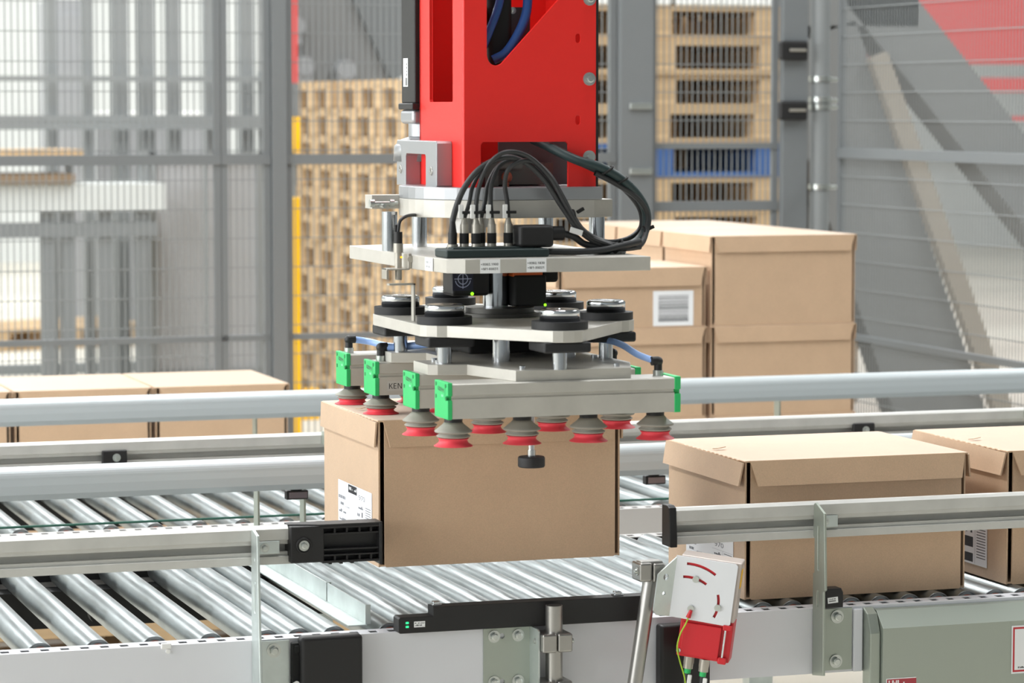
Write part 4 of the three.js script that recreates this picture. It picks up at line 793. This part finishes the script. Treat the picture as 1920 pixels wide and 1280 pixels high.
// ------------------------------------------------------------------ grey frame with diagonal struts, right
{
  const o = thing('strut_frame', 'large grey steel frame with diagonal struts behind the right fence', 'steel frame', [0, 0, 0]);
  const strut = (name, xa, ya, xb, yb, w, za, zb, m) => { const L = Math.hypot(xb - xa, yb - ya), a = Math.atan2(yb - ya, xb - xa); part(o, name, X(bx(0, L, -w / 2, w / 2, za, zb), [xa, ya, 0], [0, 0, a]), m); };
  strut('diagonal_strut', 3.78, 2.35, 5.58, 0.35, 0.27, -7.2, -7.0, M.machine);
  strut('diagonal_strut', 3.72, 1.9, 4.42, 0.05, 0.42, -7.15, -7.0, M.machine);
  strut('lit_strut_edge', 4.0, 1.82, 4.72, 0.02, 0.085, -6.99, -6.93, M.machineLit);  // lit edge of the strut, its light painted as a beige bar
  part(o, 'column', bx(3.66, 3.98, 0, 2.7, -7.4, -7.2), M.machine);
  part(o, 'top_beam', bx(3.66, 4.22, 1.95, 2.7, -7.19, -7.0), M.machine);
  part(o, 'column', bx(5.3, 5.5, 0, 2.2, -7.4, -7.2), M.machine);
}
{
  const o = thing('red_cladding', 'bright red wall cladding with white gaps, top right', 'cladding', [0, 0, -14]);
  part(o, 'panel', bx(6.9, 11, 1.895, 3.6, -0.1, 0), M.redCladding);
  part(o, 'panel', bx(6.9, 11, 1.70, 1.80, -0.1, 0), M.redCladding);
  part(o, 'panel', bx(8.3, 11, 1.50, 1.53, -0.1, 0), M.redCladding);
  for (const x of [7.0, 9, 10.9]) part(o, 'upright', bx(x - 0.05, x + 0.05, 0, 3.6, -0.2, -0.1), M.fence);
}
// grey machine with slanted cover behind the left pallets
{
  const o = thing('slanted_machine', 'grey machine housing with slanted edge above the pallet stack', 'machine', [0, 0, -13.4]);
  part(o, 'housing', plateXY([[2.94, 0], [3.9, 0], [3.9, 1.62], [3.70, 1.72], [3.42, 2.26], [3.30, 3.0], [2.94, 3.0]], -0.6, 0, [], 0.01), M.machine);
  part(o, 'cover', plateXY([[3.42, 2.6], [3.9, 2.6], [3.9, 1.9], [3.66, 1.75], [3.42, 2.24]], -0.5, 0.05, [], 0.01), M.fenceDark);
  for (const [x, y] of [[3.02, 2.1], [3.08, 1.85], [3.35, 1.83]]) part(o, 'fitting', [cz(0.06, 0, 0.1, x, y, 18), rb(x - 0.05, x + 0.05, y - 0.12, y, 0, 0.08, 0.01)], M.panelGrey);
}

// ------------------------------------------------------------------ machinery beyond the left fence
{
  const col = (x, w, label) => { const o = thing('steel_column', label, 'column', [x + w / 2, 0, -12], 'steel columns beyond the fence'); part(o, 'shaft', bx(-w / 2, w / 2, 0.02, 4.2, -0.06, 0.06), M.fence); part(o, 'foot_plate', bx(-w, w, 0, 0.02, -0.1, 0.1), M.fence); };
  for (const [x, w] of [[1.231, 0.05], [1.441, 0.05], [1.612, 0.077], [1.763, 0.077], [1.927, 0.062], [2.145, 0.057], [2.349, 0.07]]) col(x, w, 'thin grey steel column standing in the row beyond the left fence');
  const w = thing('white_machine', 'white conveyor table on dark legs beyond the left fence', 'machine', [0, 0, -11]);
  part(w, 'side_panel', bx(-0.4, 1.70, 1.04, 1.185, -0.7, 0), M.machineWhite);
  part(w, 'wooden_top', bx(-0.4, 1.2, 1.19, 1.24, -0.5, 0.05), M.plank);
  part(w, 'upper_shelf', bx(-0.4, 1.25, 1.33, 1.37, -0.5, 0.02), M.wood);
  for (const x of [0.2, 1.07, 1.18, 1.38, 1.58]) part(w, 'leg', bx(x - 0.035, x + 0.035, 0, 1.04, -0.12, -0.04), M.fenceDark);
  for (const x of [0.2, 1.25, 1.66]) part(w, 'upright', bx(x - 0.02, x + 0.02, 1.185, 1.36, -0.42, -0.38), M.fence);
  part(w, 'lower_beam', bx(-0.4, 1.66, 0.90, 0.98, -0.1, -0.02), M.fenceDark);
  const g = thing('grey_enclosure', 'grey panelled machine enclosure beyond the left fence', 'machine', [0, 0, -11.4]);
  for (const [a, b] of [[1.72, 2.0], [2.02, 2.3]]) part(g, 'panel', bx(a, b, 0.14, 1.30, -0.02, 0), M.panelGrey);
  part(g, 'frame', [bx(1.70, 2.34, 1.30, 1.34, -0.04, 0.02), bx(1.70, 2.34, 0.1, 0.14, -0.04, 0.02), bx(1.70, 1.73, 0, 1.34, -0.04, 0.02), bx(2.30, 2.34, 0, 1.34, -0.04, 0.02)], M.fence);
  const r = thing('guard_rail', 'grey horizontal guard rails fixed across the columns beyond the fence', 'guard rail', [0, 0, -11.85]);
  part(r, 'rail', bx(-0.6, 2.5, 1.47, 1.55, 0, 0.04), M.fence); part(r, 'rail', bx(-0.6, 2.5, 1.74, 1.77, 0, 0.04), M.fence);
  for (const x of [-0.5, 2.46]) part(r, 'upright', bx(x - 0.03, x + 0.03, 0, 1.8, -0.04, 0), M.fence);
  // far machine blocks
  const m = thing('grey_cabinet', 'tall grey cabinet far behind the steel columns', 'cabinet', [2.13, 0, -16.5]);
  part(m, 'body', rb(-0.11, 0.11, 0, 2.35, -0.4, 0.3, 0.01), M.panelGrey); part(m, 'door', rb(-0.09, 0.09, 0.1, 2.25, 0.3, 0.32, 0.005), M.panelGrey);
  const k = thing('grey_cabinet', 'low grey cabinet far behind the steel columns with white top', 'cabinet', [3.0, 0, -17.5]);
  part(k, 'body', rb(-0.5, 0.5, 0, 1.5, -0.4, 0.3, 0.01), M.panelGrey); part(k, 'top', rb(-0.52, 0.52, 1.5, 1.56, -0.42, 0.34, 0.01), M.white);
  const fl = thing('floor_rail', 'low dark steel rail lying along the floor beyond the fence', 'rail', [0, 0, -13.0]);
  part(fl, 'bar', bx(-1, 3.2, 0.0, 0.06, 0, 0.08), M.fence);
}

renderer.render(scene, camera);
